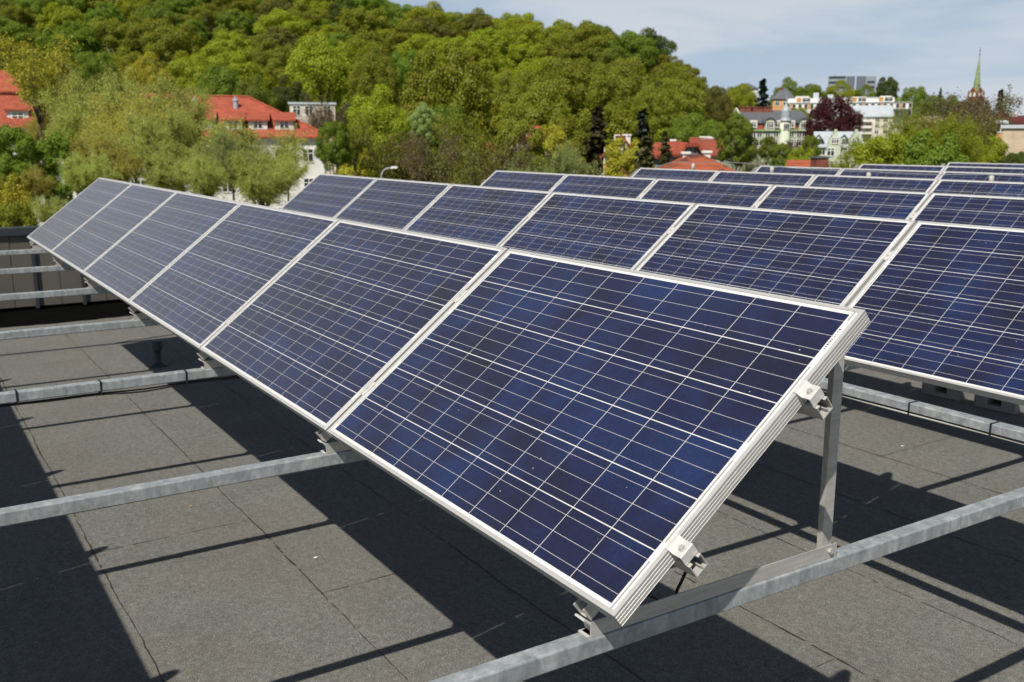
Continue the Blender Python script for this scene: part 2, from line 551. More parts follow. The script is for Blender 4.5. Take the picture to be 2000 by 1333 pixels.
def ground_z(px, D):
    zc = interp(CITY, D)
    if px > 1500: return zc
    Dc = interp([(0, 420), (700, 400), (1250, 320), (1420, 260), (1500, 230)], px)
    Df = interp([(0, 165), (700, 165), (1300, 140), (1500, 130)], px)
    top = 1.03 + (272.5 - interp(SIL, px)) / F_PX * Dc - 15.5
    t = min(max((D - Df) / (Dc - Df), 0), 1)
    zh = -12 + (top + 12) * (0.35 * t + 0.65 * t * t * (3 - 2 * t))
    if D > Dc: zh = top - (D - Dc) * 0.03
    w = min(max((px - 1400) / 100.0, 0), 1)
    return zh * (1 - w) + zc * w


def build_terrain():
    pxs = list(range(-2000, 4001, 60))
    Ds = [20, 40, 60, 80, 100, 120, 140, 160, 180, 200, 225, 250, 275, 300, 325, 350, 375, 400, 430, 470, 550, 700, 1000, 1800, 4000]
    vs, fs = [], []
    for D in Ds:
        for px in pxs:
            P = at(px, 272.5, D)
            vs.append((P[0], P[1], ground_z(px, D)))
    n = len(pxs)
    for i in range(len(Ds) - 1):
        for j in range(n - 1):
            fs.append((i * n + j, i * n + j + 1, (i + 1) * n + j + 1, (i + 1) * n + j))
    mb = MB(); mb.add(vs, fs)
    o = mb.obj('hill_terrain', M['soil'], smooth=True)
    tag(o, kind='structure')
    mb = MB()
    mb.add([(-300, -300, -12.3), (300, -300, -12.3), (300, 300, -12.3), (-300, 300, -12.3)], [(0, 1, 2, 3)])
    tag(mb.obj('ground', M['lawn']), kind='structure')


build_terrain()

# ------------------------------------------------------------------ the roof we stand on
ZR = -1.393
SEAMS_Y = [-3.3, -2.38, -1.37, -0.455, 0.46, 1.33, 2.20, 3.03, 3.95, 4.88, 5.88, 6.8, 7.7, 8.6, 9.5, 10.4, 11.3, 12.2, 13.1, 14.0, 14.9, 15.8, 16.7]
SEAMS_Y = [-1.26 + (y + 1.26) * 1.0364 for y in SEAMS_Y]


def build_roof():
    mb = MB()
    rnd = random.Random(3)
    # felt sheet with a slightly ragged far edge
    ys = [-7 + 0.12 * i for i in range(int(27 / 0.12) + 1)]
    xe = [-12.6 + 0.035 * math.sin(3.1 * y) + rnd.uniform(-0.02, 0.02) for y in ys]
    vs = []
    for y, x in zip(ys, xe): vs += [(x, y, ZR), (6.0, y, ZR), (x, y, -12.0)]
    fs = []
    for i in range(len(ys) - 1):
        a, b = 3 * i, 3 * i + 3
        fs += [(a, a + 1, b + 1, b), (a, b, b + 2, a + 2)]
    mb.add(vs, fs, 0)
    mb.add([(6, -7, ZR), (6, 20, ZR), (6, 20, -12), (6, -7, -12)], [(0, 3, 2, 1)], 0)
    mb.add([(-12.6, -7, ZR), (6, -7, ZR), (6, -7, -12), (-12.6, -7, -12)], [(0, 1, 2, 3)], 0)
    # lap seams: ragged bitumen bleed lines
    def ribbon(p0, p1, w, seed, fade=0.3):
        r2 = random.Random(seed)
        p0, p1 = np.array(p0), np.array(p1)
        Ln = np.linalg.norm(p1 - p0); t = (p1 - p0) / Ln; nrm = np.array([-t[1], t[0]])
        n = int(Ln / 0.045)
        wv, off, ww = 0.0, 0.0, w
        prev = None
        for i in range(n + 1):
            off = off * 0.93 + r2.uniform(-1, 1) * 0.0035
            ww = max(0.0, ww * 0.8 + 0.2 * w * r2.choice([0.25, 0.5, 0.9, 1.2, 1.9, 2.6]))
            c = p0 + t * Ln * i / n + nrm * off
            h = ww * (0.3 + 0.7 * r2.random())
            z = ZR + 0.0022
            cur = [(c[0] - nrm[0] * h / 2, c[1] - nrm[1] * h / 2, z), (c[0] + nrm[0] * h / 2, c[1] + nrm[1] * h / 2, z)]
            if prev and r2.random() > fade * 0.25:
                mb.add(prev + [cur[1], cur[0]], [(0, 3, 2, 1)], 1)
            prev = cur
    for i, y in enumerate(SEAMS_Y):
        ribbon((-12.5, y), (5.9, y + 0.02), 0.0095, 100 + i)
    r3 = random.Random(11)
    laps = {3: [-4.18, -9.6, 0.9], 4: [-8.3, -3.0], 5: [-6.5, -1.1], 2: [-7.2, -2.4], 6: [-5.1, 1.2], 7: [-3.4], 8: [-4.6, 0.6], 9: [-2.9]}
    for i, xs in laps.items():
        for x in [1.55 + (q - 1.55) * 1.0364 for q in xs]: ribbon((x, SEAMS_Y[i]), (x - 0.02, SEAMS_Y[i + 1]), 0.0055, int(1000 + x * 10))
    o = mb.obj('roof_deck', [M['felt'], M['seam']])
    tag(o, kind='structure')
    # black gutter strip in front of the screen wall
    g = MB()
    g.add([(-12.54, -7, ZR - 0.05), (-12.54, 20, ZR - 0.05), (-14.2, 20, ZR - 0.02), (-14.2, -7, ZR - 0.02)], [(0, 1, 2, 3)])
    g.box(-14.3, -14.07, -7, 20, -12, ZR + 0.02)
    o = g.obj('gutter', M['black'])
    tag(o, 'black rubber gutter between the felt roof edge and the taupe screen wall', 'gutter')
    # screen wall
    t = empty('screen_wall', (-14.05, 0, ZR))
    t.scale = (1, 1.0364, 1.0364)
    tag(t, 'low taupe clad screen wall with dark coping at the far roof edge', 'wall')
    c = MB()
    y = -7.0
    k = 0
    while y < 20:
        w = 0.30
        c.box(-0.05, 0.0 + 0.004 * (k % 2), y + 0.004, y + w - 0.004, 0.03, 1.06)
        y += w; k += 1
    c.box(-0.06, -0.02, -7, 20, 0.03, 1.05)
    c.obj('cladding', M['clad'], t)
    cp = MB(); cp.box(-0.16, 0.05, -7, 20, 1.02, 1.135)
    bevel(cp.obj('coping', M['darkmetal'], t), 0.008)
    pm = MB(); pm.box(0.006, 0.05, -0.022, 0.022, 0.0, 1.02)
    me = pm.mesh('wall_post', M['darkmetal'])
    for yy in [-5.74 + 0.615 * q for q in range(0, 41)]:
        if 0.2 < (yy / 0.615) % 1.0: pass
        link('post', me, t, (0, yy + 0.07, 0))


build_roof()


def vent_pipe():
    t = empty('vent_pipe', (-9.27, 1.09, ZR))
    tag(t, 'short black vent pipe standing on the felt in panel shadow', 'vent pipe')
    mb = MB(); mb.lathe([(0.10, 0.0), (0.098, 0.012), (0.055, 0.03), (0.042, 0.05), (0.042, 0.2)], n=20)
    mb.obj('pipe', M['darkmetal'], t, smooth=True)
    mb = MB(); mb.lathe([(0.046, 0.175), (0.056, 0.18), (0.056, 0.265), (0.05, 0.278), (0.01, 0.282)], n=20)
    mb.obj('cap', M['darkmetal'], t, smooth=False)


vent_pipe()

# ------------------------------------------------------------------ solar panels
PW, PH = 1.652, 0.99


def frame_mesh():
    prof = [(0.0115, -0.0042), (0.0115, -0.0004), (0.0108, 0.0), (0.0085, 0.0), (0.0080, -0.0006), (0.0074, 0.0), (0.0008, 0.0), (0.0, -0.0008)]
    for z in (-0.0105, -0.0200, -0.0295):
        prof += [(0.0008, z + 0.0007), (0.0, z + 0.0002), (0.0, z)]
    prof += [(0.0008, -0.0390), (0.0, -0.0395), (0.0008, -0.04), (0.03, -0.04), (0.03, -0.038), (0.004, -0.038), (0.004, -0.0042)]
    corners = [(-PW / 2, 0, 1, 1), (PW / 2, 0, -1, 1), (PW / 2, PH, -1, -1), (-PW / 2, PH, 1, -1)]
    vs, fs = [], []
    n = len(prof)
    for (cx, cy, sx, sy) in corners:
        for d, z in prof: vs.append((cx + sx * d, cy + sy * d, z))
    for k in range(4):
        a, b = k * n, ((k + 1) % 4) * n
        for i in range(n):
            j = (i + 1) % n
            fs.append((a + i, a + j, b + j, b + i))
    mb = MB(); mb.add(vs, fs)
    return mb.mesh('panel_frame', M['alu'])


def laminate_mesh():
    mb = MB()
    a = 0.009
    mb.box(-PW / 2 + a, PW / 2 - a, a, PH - a, -0.0075, -0.0022)
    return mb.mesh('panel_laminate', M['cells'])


def junction_mesh():
    mb = MB(); mb.box(-0.06, 0.06, PH - 0.16, PH - 0.05, -0.034, -0.008)
    return mb.mesh('junction_box', M['darkmetal'])


def sticker_mesh():
    mb = MB()
    x0 = PW / 2 - 0.0290
    mb.box(x0, x0 + 0.0095, 0.835, 0.945, -0.0020, -0.0016, 0)
    y = 0.843
    r = random.Random(5)
    while y < 0.925:
        w = r.choice([0.0016, 0.0028, 0.004]); 
        mb.box(x0 + (0.0012 if r.random() > .3 else 0.003), x0 + 0.0082, y, y + w, -0.0016, -0.0013, 1)
        y += w + r.choice([0.0018, 0.003, 0.0042])
    return mb.mesh('barcode_sticker', [M['label'], M['ink']])


def hexbolt(mb, c, r=0.007, h=0.006, mi=0):
    vs = [(c[0] + r * math.cos(math.pi / 3 * k), c[1] + r * math.sin(math.pi / 3 * k), c[2] + z) for z in (0, h) for k in range(6)]
    fs = [(k, (k + 1) % 6, 6 + (k + 1) % 6, 6 + k) for k in range(6)] + [tuple(range(6, 12))]
    mb.add(vs, fs, mi)
    mb.lathe([(r * 1.35, -0.0012), (r * 1.35, 0.0006), (r, 0.0008)], c, 12, mi)


VR = (0.215, 0.715)   # where the two mounting rails run under the panels


def mid_clamp_mesh():
    mb = MB()
    mb.ext([(-0.019, 0.0004), (-0.019, 0.0032), (-0.0085, 0.0032), (-0.0075, -0.004), (0.0075, -0.004), (0.0085, 0.0032), (0.019, 0.0032), (0.019, 0.0004), (0.0098, 0.0004), (0.0082, -0.007), (-0.0082, -0.007), (-0.0098, 0.0004)], 'y', -0.032, 0.032)
    hexbolt(mb, (0, 0, -0.004), 0.0062, 0.006, 1)
    mb.box(-0.004, 0.004, -0.004, 0.004, -0.045, -0.006, 1)
    return mb.mesh('mid_clamp', [M['clamp'], M['bolt']])


def end_clamp_mesh():
    mb = MB()
    pr = [(-0.009, 0.0004), (-0.009, 0.0034), (0.0015, 0.0034), (0.012, -0.0085), (0.035, -0.0085), (0.037, -0.0105), (0.037, -0.038), (0.0335, -0.038), (0.0335, -0.012), (0.012, -0.012), (0.004, -0.0046), (0.0045, -0.038), (0.0015, -0.038), (0.0008, 0.0004)]
    mb.ext(pr, 'y', -0.022, 0.022)
    hexbolt(mb, (0.0225, 0.0, -0.0082), 0.0072, 0.0065, 1)
    return mb.mesh('end_clamp', [M['clamp'], M['bolt']])


def build_panels():
    fm, lm, jm, sm = frame_mesh(), laminate_mesh(), junction_mesh(), sticker_mesh()
    cm, em = mid_clamp_mesh(), end_clamp_mesh()
    src = empty('solar_panel', (0, 0, 0), (TILT, 0, 0))
    tag(src, 'x', 'solar panel', 'solar panels in tilted rows')
    link('frame', fm, src)
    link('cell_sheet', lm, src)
    link('junction_box', jm, src)
    link('barcode_sticker', sm, src)
    places = [(row, j) for row in range(-1, 7) for j in range(6) if not (row > 2 and j < row - 3)]
    roots = [src] + [copy_thing(src) for _ in places[1:]]
    for t, (row, j) in zip(roots, places):
        if True:
            xc = -j * 1.67 - 0.835 + 0.004
            if row == -1:
                lab = 'solar panel of the unseen row that shades the roof at lower left'
            else:
                fromleft = 5 - j
                rn = ['front row', 'second row', 'third row', 'fourth row', 'fifth row', 'sixth row', 'rearmost row'][row]
                if fromleft == 0: lab = f'dark blue solar panel at the far left end of the {rn}'
                elif row == 0 and j == 0: lab = 'large nearest dark blue solar panel with open right side in the front row'
                else: lab = f'dark blue solar panel, {ORD[fromleft]} from the left end of the {rn}'
            t['label'] = lab
            t.location = (xc, row * PITCH_Y - (0.085 if row < 0 else 0), 0)
            if row == -1: t['group'] = 'solar panels of the shading row'
            # clamps that hold this panel's right side (and the left end of the row)
            for v in VR:
                if j == 0:
                    e = link('end_clamp', em, t, (PW / 2, v, 0))
                else:
                    link('mid_clamp', cm, t, (PW / 2 + 0.009, v, 0))
                if j == 5:
                    e = link('end_clamp', em, t, (-PW / 2, v, 0)); e.rotation_euler = (0, 0, math.pi)


build_panels()


def build_rails():
    # C-channel with open top, extruded along x; profile in panel coordinates (v, n)
    w, h, tk = 0.021, 0.040, 0.0028
    pr = [(-w, -h), (w, -h), (w, 0), (w - 0.011, 0), (w - 0.011, -tk), (w - tk, -tk), (w - tk, -h + tk), (0.006, -h + tk), (0.006, -h + 0.014), (0.003, -h + 0.014), (0.003, -h + tk), (-w + tk, -h + tk), (-w + tk, -tk), (-w + 0.011, -tk), (-w + 0.011, 0), (-w, 0)]
    mb = MB(); mb.ext(pr, 'x', -10.06, 0.040)
    me = mb.mesh('mounting_rail', M['steel'])
    for row in range(-1, 7):
        for k, v in enumerate(VR):
            o = link('mounting_rail', me)
            o.rotation_euler = (TILT, 0, 0)
            o.location = (0, row * PITCH_Y - (0.085 if row < 0 else 0) + v * CT + 0.0405 * ST, v * ST - 0.0405 * CT)
            if row == 0:
                lab = ('lower' if k == 0 else 'upper') + ' aluminium channel rail with its cut end sticking out under the nearest panel'
            elif row == -1: lab = 'aluminium channel rail under the unseen shading row'
            else: lab = f'{"lower" if k == 0 else "upper"} aluminium channel rail hidden under the {ORD[row]} row of panels'
            tag(o, lab, 'rail', 'mounting rails under the panels')


build_rails()

# ------------------------------------------------------------------ steel beams, tilted supports
BX = [-0.192 - 1.667 * j for j in range(7)]
BN = ['nearest', 'second nearest', 'third', 'fourth', 'fifth', 'sixth', 'farthest']


def build_beams():
    y0, y1 = -4.2, 17.2
    mb = MB()
    n = 40
    s, b = 0.025, 0.005
    pr = [(-s, -s + b), (-s + b, -s), (s - b, -s), (s, -s + b), (s, s - b), (s - b * .3, s - b * .3), (s - b, s), (-s + b, s), (-s, s - b)]
    mb.ext(pr, 'y', y0, y1)
    me = mb.mesh('steel_beam', M['galv'])
    for j, x in enumerate(BX):
        o = link('steel_beam', me, None, (x, 0, -0.175))
        tag(o, f'galvanised square steel beam, {BN[j]} of those running under the panel rows' if j != 2 else 'galvanised steel beam with black cable ties wrapped round it at left', 'beam', 'galvanised beams under the rows')
    mb = MB()
    mb.ext([(2.475, -0.149), (2.541, -0.149), (2.541, -0.116), (2.537, -0.112), (2.479, -0.112), (2.475, -0.116)], 'x', -10.4, 1.2)
    o = mb.obj('steel_beam', M['galv'])
    tag(o, 'galvanised steel tube with black ties running along the foot of the second row', 'beam')
    # columns that carry the beams on the roof, under the shaded rows
    cb = MB(); cb.box(-0.03, 0.03, -0.03, 0.03, 0.012, 1.193); cb.box(-0.09, 0.09, -0.09, 0.09, 0.0, 0.012)
    cm = cb.mesh('beam_column', M['galv'])
    for j, x in enumerate(BX):
        for q, yy in enumerate((-3.9, 16.6)):
            if j in (0,): continue
            o = link('beam_column', cm, None, (x, yy, ZR))
            tag(o, 'galvanised steel column with foot plate carrying a beam in the shade', 'column', 'columns carrying the beams')


build_beams()


def ballast_blocks():
    for x, lab in ((-3.94, 'left'), (-3.39, 'right')):
        t = empty('ballast_block', (x, 7.25, ZR), (0, 0, 0.08))
        tag(t, f'{lab} one of two hollow concrete blocks in the shade under the second row', 'concrete block', 'hollow blocks under the second row')
        mb = MB()
        mb.box(-0.19, -0.065, -0.12, 0.12, 0, 0.2); mb.box(0.065, 0.19, -0.12, 0.12, 0, 0.2)
        mb.box(-0.065, 0.065, -0.12, 0.12, 0, 0.035); mb.box(-0.065, 0.065, -0.12, 0.12, 0.165, 0.2); mb.box(-0.065, 0.065, 0.08, 0.12, 0.035, 0.165)
        mb.obj('block', M['concrete'], t)


ballast_blocks()


def build_supports():
    t0 = empty('tilt_support', (BX[0], 0, 0))
    tag(t0, 'x', 'panel support', 'aluminium tilt supports on the beams')
    mb = MB()   # inclined bar in (v,n), open channel
    w, tk = 0.02, 0.003
    pr = [(-w, -0.122), (w, -0.122), (w, -0.0815), (w - tk, -0.0815), (w - tk, -0.119), (-w + tk, -0.119), (-w + tk, -0.0815), (-w, -0.0815)]
    side = [(-0.012, -0.122), (1.086, -0.122), (1.052, -0.0815), (-0.012, -0.0815)]
    mb.ext(side, 'x', -w, -w + tk); mb.ext(side, 'x', w - tk, w); mb.box(-w + tk, w - tk, -0.012, 1.086, -0.122, -0.119)
    o = mb.obj('inclined_bar', M['steel'], t0); o.rotation_euler = (TILT, 0, 0)
    mb = MB()
    mb.box(0.015, 0.019, 0.068, 0.952, -0.149, -0.108)
    mb.box(-0.020, 0.0148, 0.068, 0.952, -0.149, -0.1455)
    mb.obj('base_angle', M['steel'], t0)
    mb = MB()
    pr = [(0.0146, 0.892), (0.0146, 0.932), (-0.012, 0.932), (-0.012, 0.929), (0.0116, 0.929), (0.0116, 0.895), (-0.004, 0.895), (-0.004, 0.892)]
    mb.ext([(x, y) for x, y in pr], 'z', -0.1452, 0.545)
    mb.obj('post', M['steel'], t0)
    mb = MB()
    path = [(0.052, -0.098), (0.062, -0.104), (0.073, -0.114), (0.082, -0.128), (0.087, -0.1445)]
    tk = 0.0045
    poly = path + [(0.120, -0.1445), (0.120, -0.149), (0.0605, -0.149), (0.0605, -0.1455), (0.082, -0.1455), (0.077, -0.130), (0.069, -0.118), (0.059, -0.109), (0.049, -0.103)]
    mb.ext(poly, 'x', -0.023, 0.0145)
    mb.obj('foot_bracket', M['clamp'], t0)
    mb = MB()
    def sidebolt(y, z, x=0.019):
        vs = [(x + q, y + 0.0085 * math.cos(math.pi / 3 * k), z + 0.0085 * math.sin(math.pi / 3 * k)) for q in (0, 0.008) for k in range(6)]
        mb.add(vs, [(k, (k + 1) % 6, 6 + (k + 1) % 6, 6 + k) for k in range(6)] + [tuple(range(6, 12))])
    sidebolt(0.922, -0.1255); mb2 = mb
    bme = mb.mesh('bolt', M['bolt'])
    link('bolt', bme, t0)
    mb = MB(); sidebolt(0.912, 0.53, 0.0146)
    link('bolt', mb.mesh('bolt_upper', M['bolt']), t0)
    first = True
    rn = ['front', 'second', 'third', 'fourth', 'fifth', 'sixth', 'rearmost']
    for row in range(-1, 7):
        for j, x in enumerate(BX):
            if row > 2 and j < row - 3: continue
            t = t0 if first else copy_thing(t0)
            first = False
            t.location = (x, row * PITCH_Y - (0.085 if row < 0 else 0), 0)
            if row == 0 and j == 0: lab = 'aluminium triangle support with upright post under the open end of the nearest panel'
            elif row == -1: lab = 'aluminium triangle support of the unseen shading row'
            else: lab = f'aluminium triangle support under the {rn[row]} row on the {BN[j]} beam'
            t['label'] = lab
            if row == -1: t['group'] = 'tilt supports of the shading row'


build_supports()


def build_cables():
    # ties round the third beam, with a drooping black cable
    tie = MB()
    s = 0.0285
    tie.box(-s, s, -0.004, 0.004, s - 0.003, s); tie.box(-s, s, -0.004, 0.004, -s - 0.012, -s - 0.008)
    tie.box(s - 0.003, s, -0.004, 0.004, -s - 0.008, s - 0.003); tie.box(-s, -s + 0.003, -0.004, 0.004, -s - 0.008, s - 0.003)
    tm = tie.mesh('cable_tie', M['cable'])
    for y, lab in ((-0.818, 'leftmost'), (-0.444, 'middle'), (-0.029, 'rightmost')):
        o = link('cable_tie', tm, None, (BX[2], y, -0.175))
        tag(o, f'black cable tie, {lab} of the three round the beam at left', 'cable tie', 'cable ties on the beams')
    pts = []
    keys = [(-3.0, 0.012), (-2.2, 0.034), (-1.4, 0.012), (-0.818, 0.006), (-0.66, 0.016), (-0.444, 0.006), (-0.24, 0.034), (-0.029, 0.006), (0.2, 0.02), (0.6, 0.006)]
    for dx, dz in ((0.012, 0.0), (0.002, 0.006)):
        mb = MB()
        ys = np.linspace(-3, 0.6, 90)
        z = np.interp(ys, [k[0] for k in keys], [k[1] for k in keys])
        zz = np.convolve(np.pad(z, 3, 'edge'), np.ones(7) / 7, 'valid')
        mb.tube([(BX[2] + dx, y, -0.2045 - q * (1 if dx > .01 else .55) - dz * 0.2) for y, q in zip(ys, zz)], 0.0042, 6)
        o = mb.obj('cable', M['cable'], smooth=True)
        tag(o, 'black cable sagging between ties below the beam at left' if dx > .01 else 'black cable drawn tighter along the underside of the tied beam at left', 'cable')
    # ties, cable and conduit on the cross tube
    tie = MB()
    a0, a1, b0, b1 = 2.4725, 2.5435, -0.172, -0.1095
    tie.box(-0.004, 0.004, a0, a1, b1 - 0.002, b1); tie.box(-0.004, 0.004, a0, a1, b0, b0 + 0.002)
    tie.box(-0.004, 0.004, a0, a0 + 0.002, b0 + 0.002, b1 - 0.002); tie.box(-0.004, 0.004, a1 - 0.002, a1, b0 + 0.002, b1 - 0.002)
    tm = tie.mesh('tube_tie', M['cable'])
    for x, lab in ((-1.032, 'black cable tie round the cross tube, nearer to the upright post'), (-0.649, 'black cable tie round the cross tube, nearer to the right edge')):
        tag(link('cable_tie', tm, None, (x, 0, 0)), lab, 'cable tie', 'cable ties on the beams')
    mb = MB(); mb.tube([(x, 2.481 + 0.002 * math.sin(x * 5), -0.1545) for x in np.linspace(-10, 1, 60)], 0.0042, 6)
    tag(mb.obj('cable', M['cable'], smooth=True), 'straight black cable strapped under the cross tube at right', 'cable')
    mb = MB(); mb.tube([(x, 2.484, -0.1625 + 0.0015 * math.sin(x * 7)) for x in np.linspace(-10, 1, 60)], 0.0050, 8)
    tag(mb.obj('conduit', M['conduit'], smooth=True), 'pale grey conduit strapped under the cross tube at right', 'conduit')
    # loose lead hanging below the nearest panel
    mb = MB()
    ks = []
    for px, py in ((1322, 1075), (1335, 1092), (1340, 1106), (1338, 1120), (1330, 1138), (1323, 1152), (1320, 1166), (1322, 1190)):
        d = ray(px, py); ks.append(tuple(CAM + d * ((-0.25 - CAM[0]) / d[0])))
    ks += [(-0.28, ks[-1][1], -0.20), (-0.5, 0.42, -0.23)]
    P = []
    for i in range(len(ks) - 1):
        p0, p1, p2, p3 = [np.array(ks[min(max(i + q, 0), len(ks) - 1)]) for q in (-1, 0, 1, 2)]
        for t in np.linspace(0, 1, 6, endpoint=False):
            P.append(0.5 * ((2 * p1) + (-p0 + p2) * t + (2 * p0 - 5 * p1 + 4 * p2 - p3) * t * t + (-p0 + 3 * p1 - 3 * p2 + p3) * t ** 3))
    mb.tube(P, 0.0045, 8)
    tag(mb.obj('cable', M['cable'], smooth=True), 'short black cable hanging loose under the open end of the nearest panel', 'cable')


build_cables()


def build_lightning():
    # conductor wire on slim holders between the fourth and fifth rows
    spots = [(1354, 320), (1508, 326), (1697, 337), (1937, 343)]
    P = []
    names = ['leftmost', 'second from the left', 'third from the left', 'rightmost']
    for k, (px, py) in enumerate(spots):
        d = ray(px, py); p = CAM + d * ((8.95 - CAM[1]) / d[1])
        P.append(p)
        t = empty('wire_holder', (p[0], p[1], ZR))
        tag(t, f'grey lightning wire holder rising behind the fourth row, {names[k]} of four', 'wire holder', 'lightning wire holders')
        h = p[2] - ZR
        mb = MB(); mb.lathe([(0.13, 0), (0.13, 0.07), (0.10, 0.09)], n=16); mb.obj('base', M['concrete'], t)
        mb = MB(); mb.lathe([(0.012, 0.09), (0.012, h - 0.10), (0.026, h - 0.095), (0.028, h - 0.012), (0.014, h)], n=10); mb.obj('rod', M['conduit'], t, smooth=True)
    pts = []
    a = P[0] + np.array([-0.9, -0.1, -0.14])
    seq = [a] + P + [P[-1] + (P[-1] - P[-2])]
    for i in range(len(seq) - 1):
        for t in np.linspace(0, 1, 12, endpoint=False):
            q = seq[i] * (1 - t) + seq[i + 1] * t
            q = q + np.array([0, 0, (0.028 if i else 0.06) * math.sin(math.pi * t) * (1 if i in (0, 1) else -0.5) + 0.008])
            pts.append(q)
    mb = MB(); mb.tube(pts, 0.005, 6)
    tag(mb.obj('lightning_wire', M['galv'], smooth=True), 'thin grey lightning wire strung between the holders behind the fourth row', 'wire')


build_lightning()

# ------------------------------------------------------------------ trees
def leaf_mesh(name, P, N, size, rng, mat, elong=0.75, extra=None):
    """many small leaf-cluster faces: centres P, normals N, sizes"""
    n = len(P)
    N = N / np.maximum(np.linalg.norm(N, axis=1, keepdims=True), 1e-6)
    r = rng.normal(size=(n, 3))
    A = np.cross(N, r); A /= np.maximum(np.linalg.norm(A, axis=1, keepdims=True), 1e-6)
    B = np.cross(N, A)
    s = size * rng.uniform(0.55, 1.3, size=(n, 1)) * 0.5
    e = elong * rng.uniform(0.7, 1.2, size=(n, 1))
    k = rng.uniform(-0.35, 0.35, size=(n, 1))
    V = np.stack([P - A * s, P + B * s * e + A * s * k, P + A * s, P - B * s * e - A * s * k], axis=1).reshape(-1, 3)
    nv, nf = 4 * n, n
    me = bpy.data.meshes.new(name)
    ev, ef, em = ([], [], []) if extra is None else (extra.v, extra.f, extra.m)
    tot_v = nv + len(ev)
    me.vertices.add(tot_v)
    allv = V if not ev else np.concatenate([V, np.array(ev, float)])
    me.vertices.foreach_set('co', allv.astype(np.float32).ravel())
    loops = list(range(nv)); starts = list(range(0, nv, 4)); mi = [0] * n
    for f, q in zip(ef, em):
        starts.append(len(loops)); loops += [i + nv for i in f]; mi.append(1)
    me.loops.add(len(loops)); me.polygons.add(len(starts))
    me.loops.foreach_set('vertex_index', loops)
    me.polygons.foreach_set('loop_start', starts)
    me.polygons.foreach_set('material_index', mi)
    me.materials.append(mat)
    if extra is not None: me.materials.append(M['bark'])
    me.update(calc_edges=True)
    return me


def limb_paths(rng, H, R, base, n, spread=0.8, rise=1.0):
    out_ = []
    for k in range(n):
        g = 2 * math.pi * (k + rng.uniform(-.3, .3)) / n
        tilt = rng.uniform(0.35, 1.0) * spread
        p = np.array([0, 0, base * rng.uniform(0.7, 1.25)])
        pts = [p]
        ln = (H - base) * rng.uniform(0.55, 0.9)
        d = np.array([math.cos(g) * tilt * 0.6, math.sin(g) * tilt * 0.6, 1.0])
        for q in range(6):
            d = d / np.linalg.norm(d)
            p = p + d * ln / 6
            d = d + np.array([math.cos(g) * 0.10 * tilt, math.sin(g) * 0.10 * tilt, 0.0]) * (R / 4) + rng.normal(size=3) * 0.10
            pts.append(p)
        out_.append(pts)
    return out_


def wood(rng, H, R, base, n=6, r0=0.3, twigs=0, spread=0.8):
    mb = MB()
    mb.tube([(0, 0, -9), (0, 0, 0.3), (0.06, 0.03, base * 0.6), (0.02, 0.05, base * 1.1)], [r0 * 1.4, r0 * 1.05, r0 * 0.85, r0 * 0.7], 8)
    paths = limb_paths(rng, H, R, base, n, spread)
    for pts in paths:
        mb.tube(pts, [r0 * 0.45 * (1 - 0.15 * i) for i in range(len(pts))], 5)
    tips = []
    for pts in paths:
        for i in range(2, 7):
            for _ in range(twigs):
                p = pts[i].copy(); d = rng.normal(size=3); d[2] = abs(d[2]) * 0.7 + 0.4; d /= np.linalg.norm(d)
                ln = R * rng.uniform(0.25, 0.55)
                q = p + d * ln * 0.5; e = q + (d + rng.normal(size=3) * 0.3) * ln * 0.5
                mb.tube([p, q, e], [r0 * 0.12, r0 * 0.08, r0 * 0.03], 3, caps=False)
                tips.append((q, e))
    return mb, paths, tips


def crown_points(rng, R, zc, zr, nl, nleaf, low=-0.55, lr=(0.26, 0.42)):
    i = np.arange(nl) + 0.5
    ph = np.arccos(1 - 2 * i / nl); th = math.pi * (1 + 5 ** 0.5) * i
    D = np.stack([np.cos(th) * np.sin(ph), np.sin(th) * np.sin(ph), np.cos(ph)], axis=1)
    D = D + rng.normal(size=D.shape) * 0.16
    D = D[D[:, 2] > low]
    D /= np.linalg.norm(D, axis=1, keepdims=True)
    rad = rng.uniform(0.48, 0.86, size=(len(D), 1))
    C = D * rad * np.array([R, R, zr]) + np.array([0, 0, zc])
    lrad = R * rng.uniform(*lr, size=len(D))
    w = lrad ** 2; w /= w.sum()
    idx = rng.choice(len(D), size=nleaf, p=w)
    dd = rng.normal(size=(nleaf, 3)); dd[:, 2] += 0.35
    dd += D[idx] * 0.55
    dd /= np.linalg.norm(dd, axis=1, keepdims=True)
    rr = (lrad[idx] * rng.uniform(0.72, 1.08, size=nleaf))[:, None]
    P = C[idx] + dd * rr * np.array([1, 1, 0.85]) + rng.normal(size=(nleaf, 3)) * R * 0.030
    N = dd + rng.normal(size=(nleaf, 3)) * 0.45 + np.array([0, 0, 0.15])
    return P, N


def make_broad(seed, R=5.0, H=14.0, base=2.5, nl=34, nleaf=5200, ls=0.55, lr=(0.26, 0.42), single=False):
    rng = np.random.default_rng(seed)
    zr = (H - base) / 2 * 0.98
    zc = base + zr
    P, N = crown_points(rng, R, zc, zr, nl, nleaf, lr=lr)
    mb, paths, tips = wood(rng, H * 0.9, R, base, 6, 0.28)
    if single:
        return leaf_mesh('hill_tree', P, N, ls, rng, LEAF['mid'], extra=mb), None
    return leaf_mesh('crown', P, N, ls, rng, LEAF['mid']), mb.mesh('trunk', M['bark'], True)


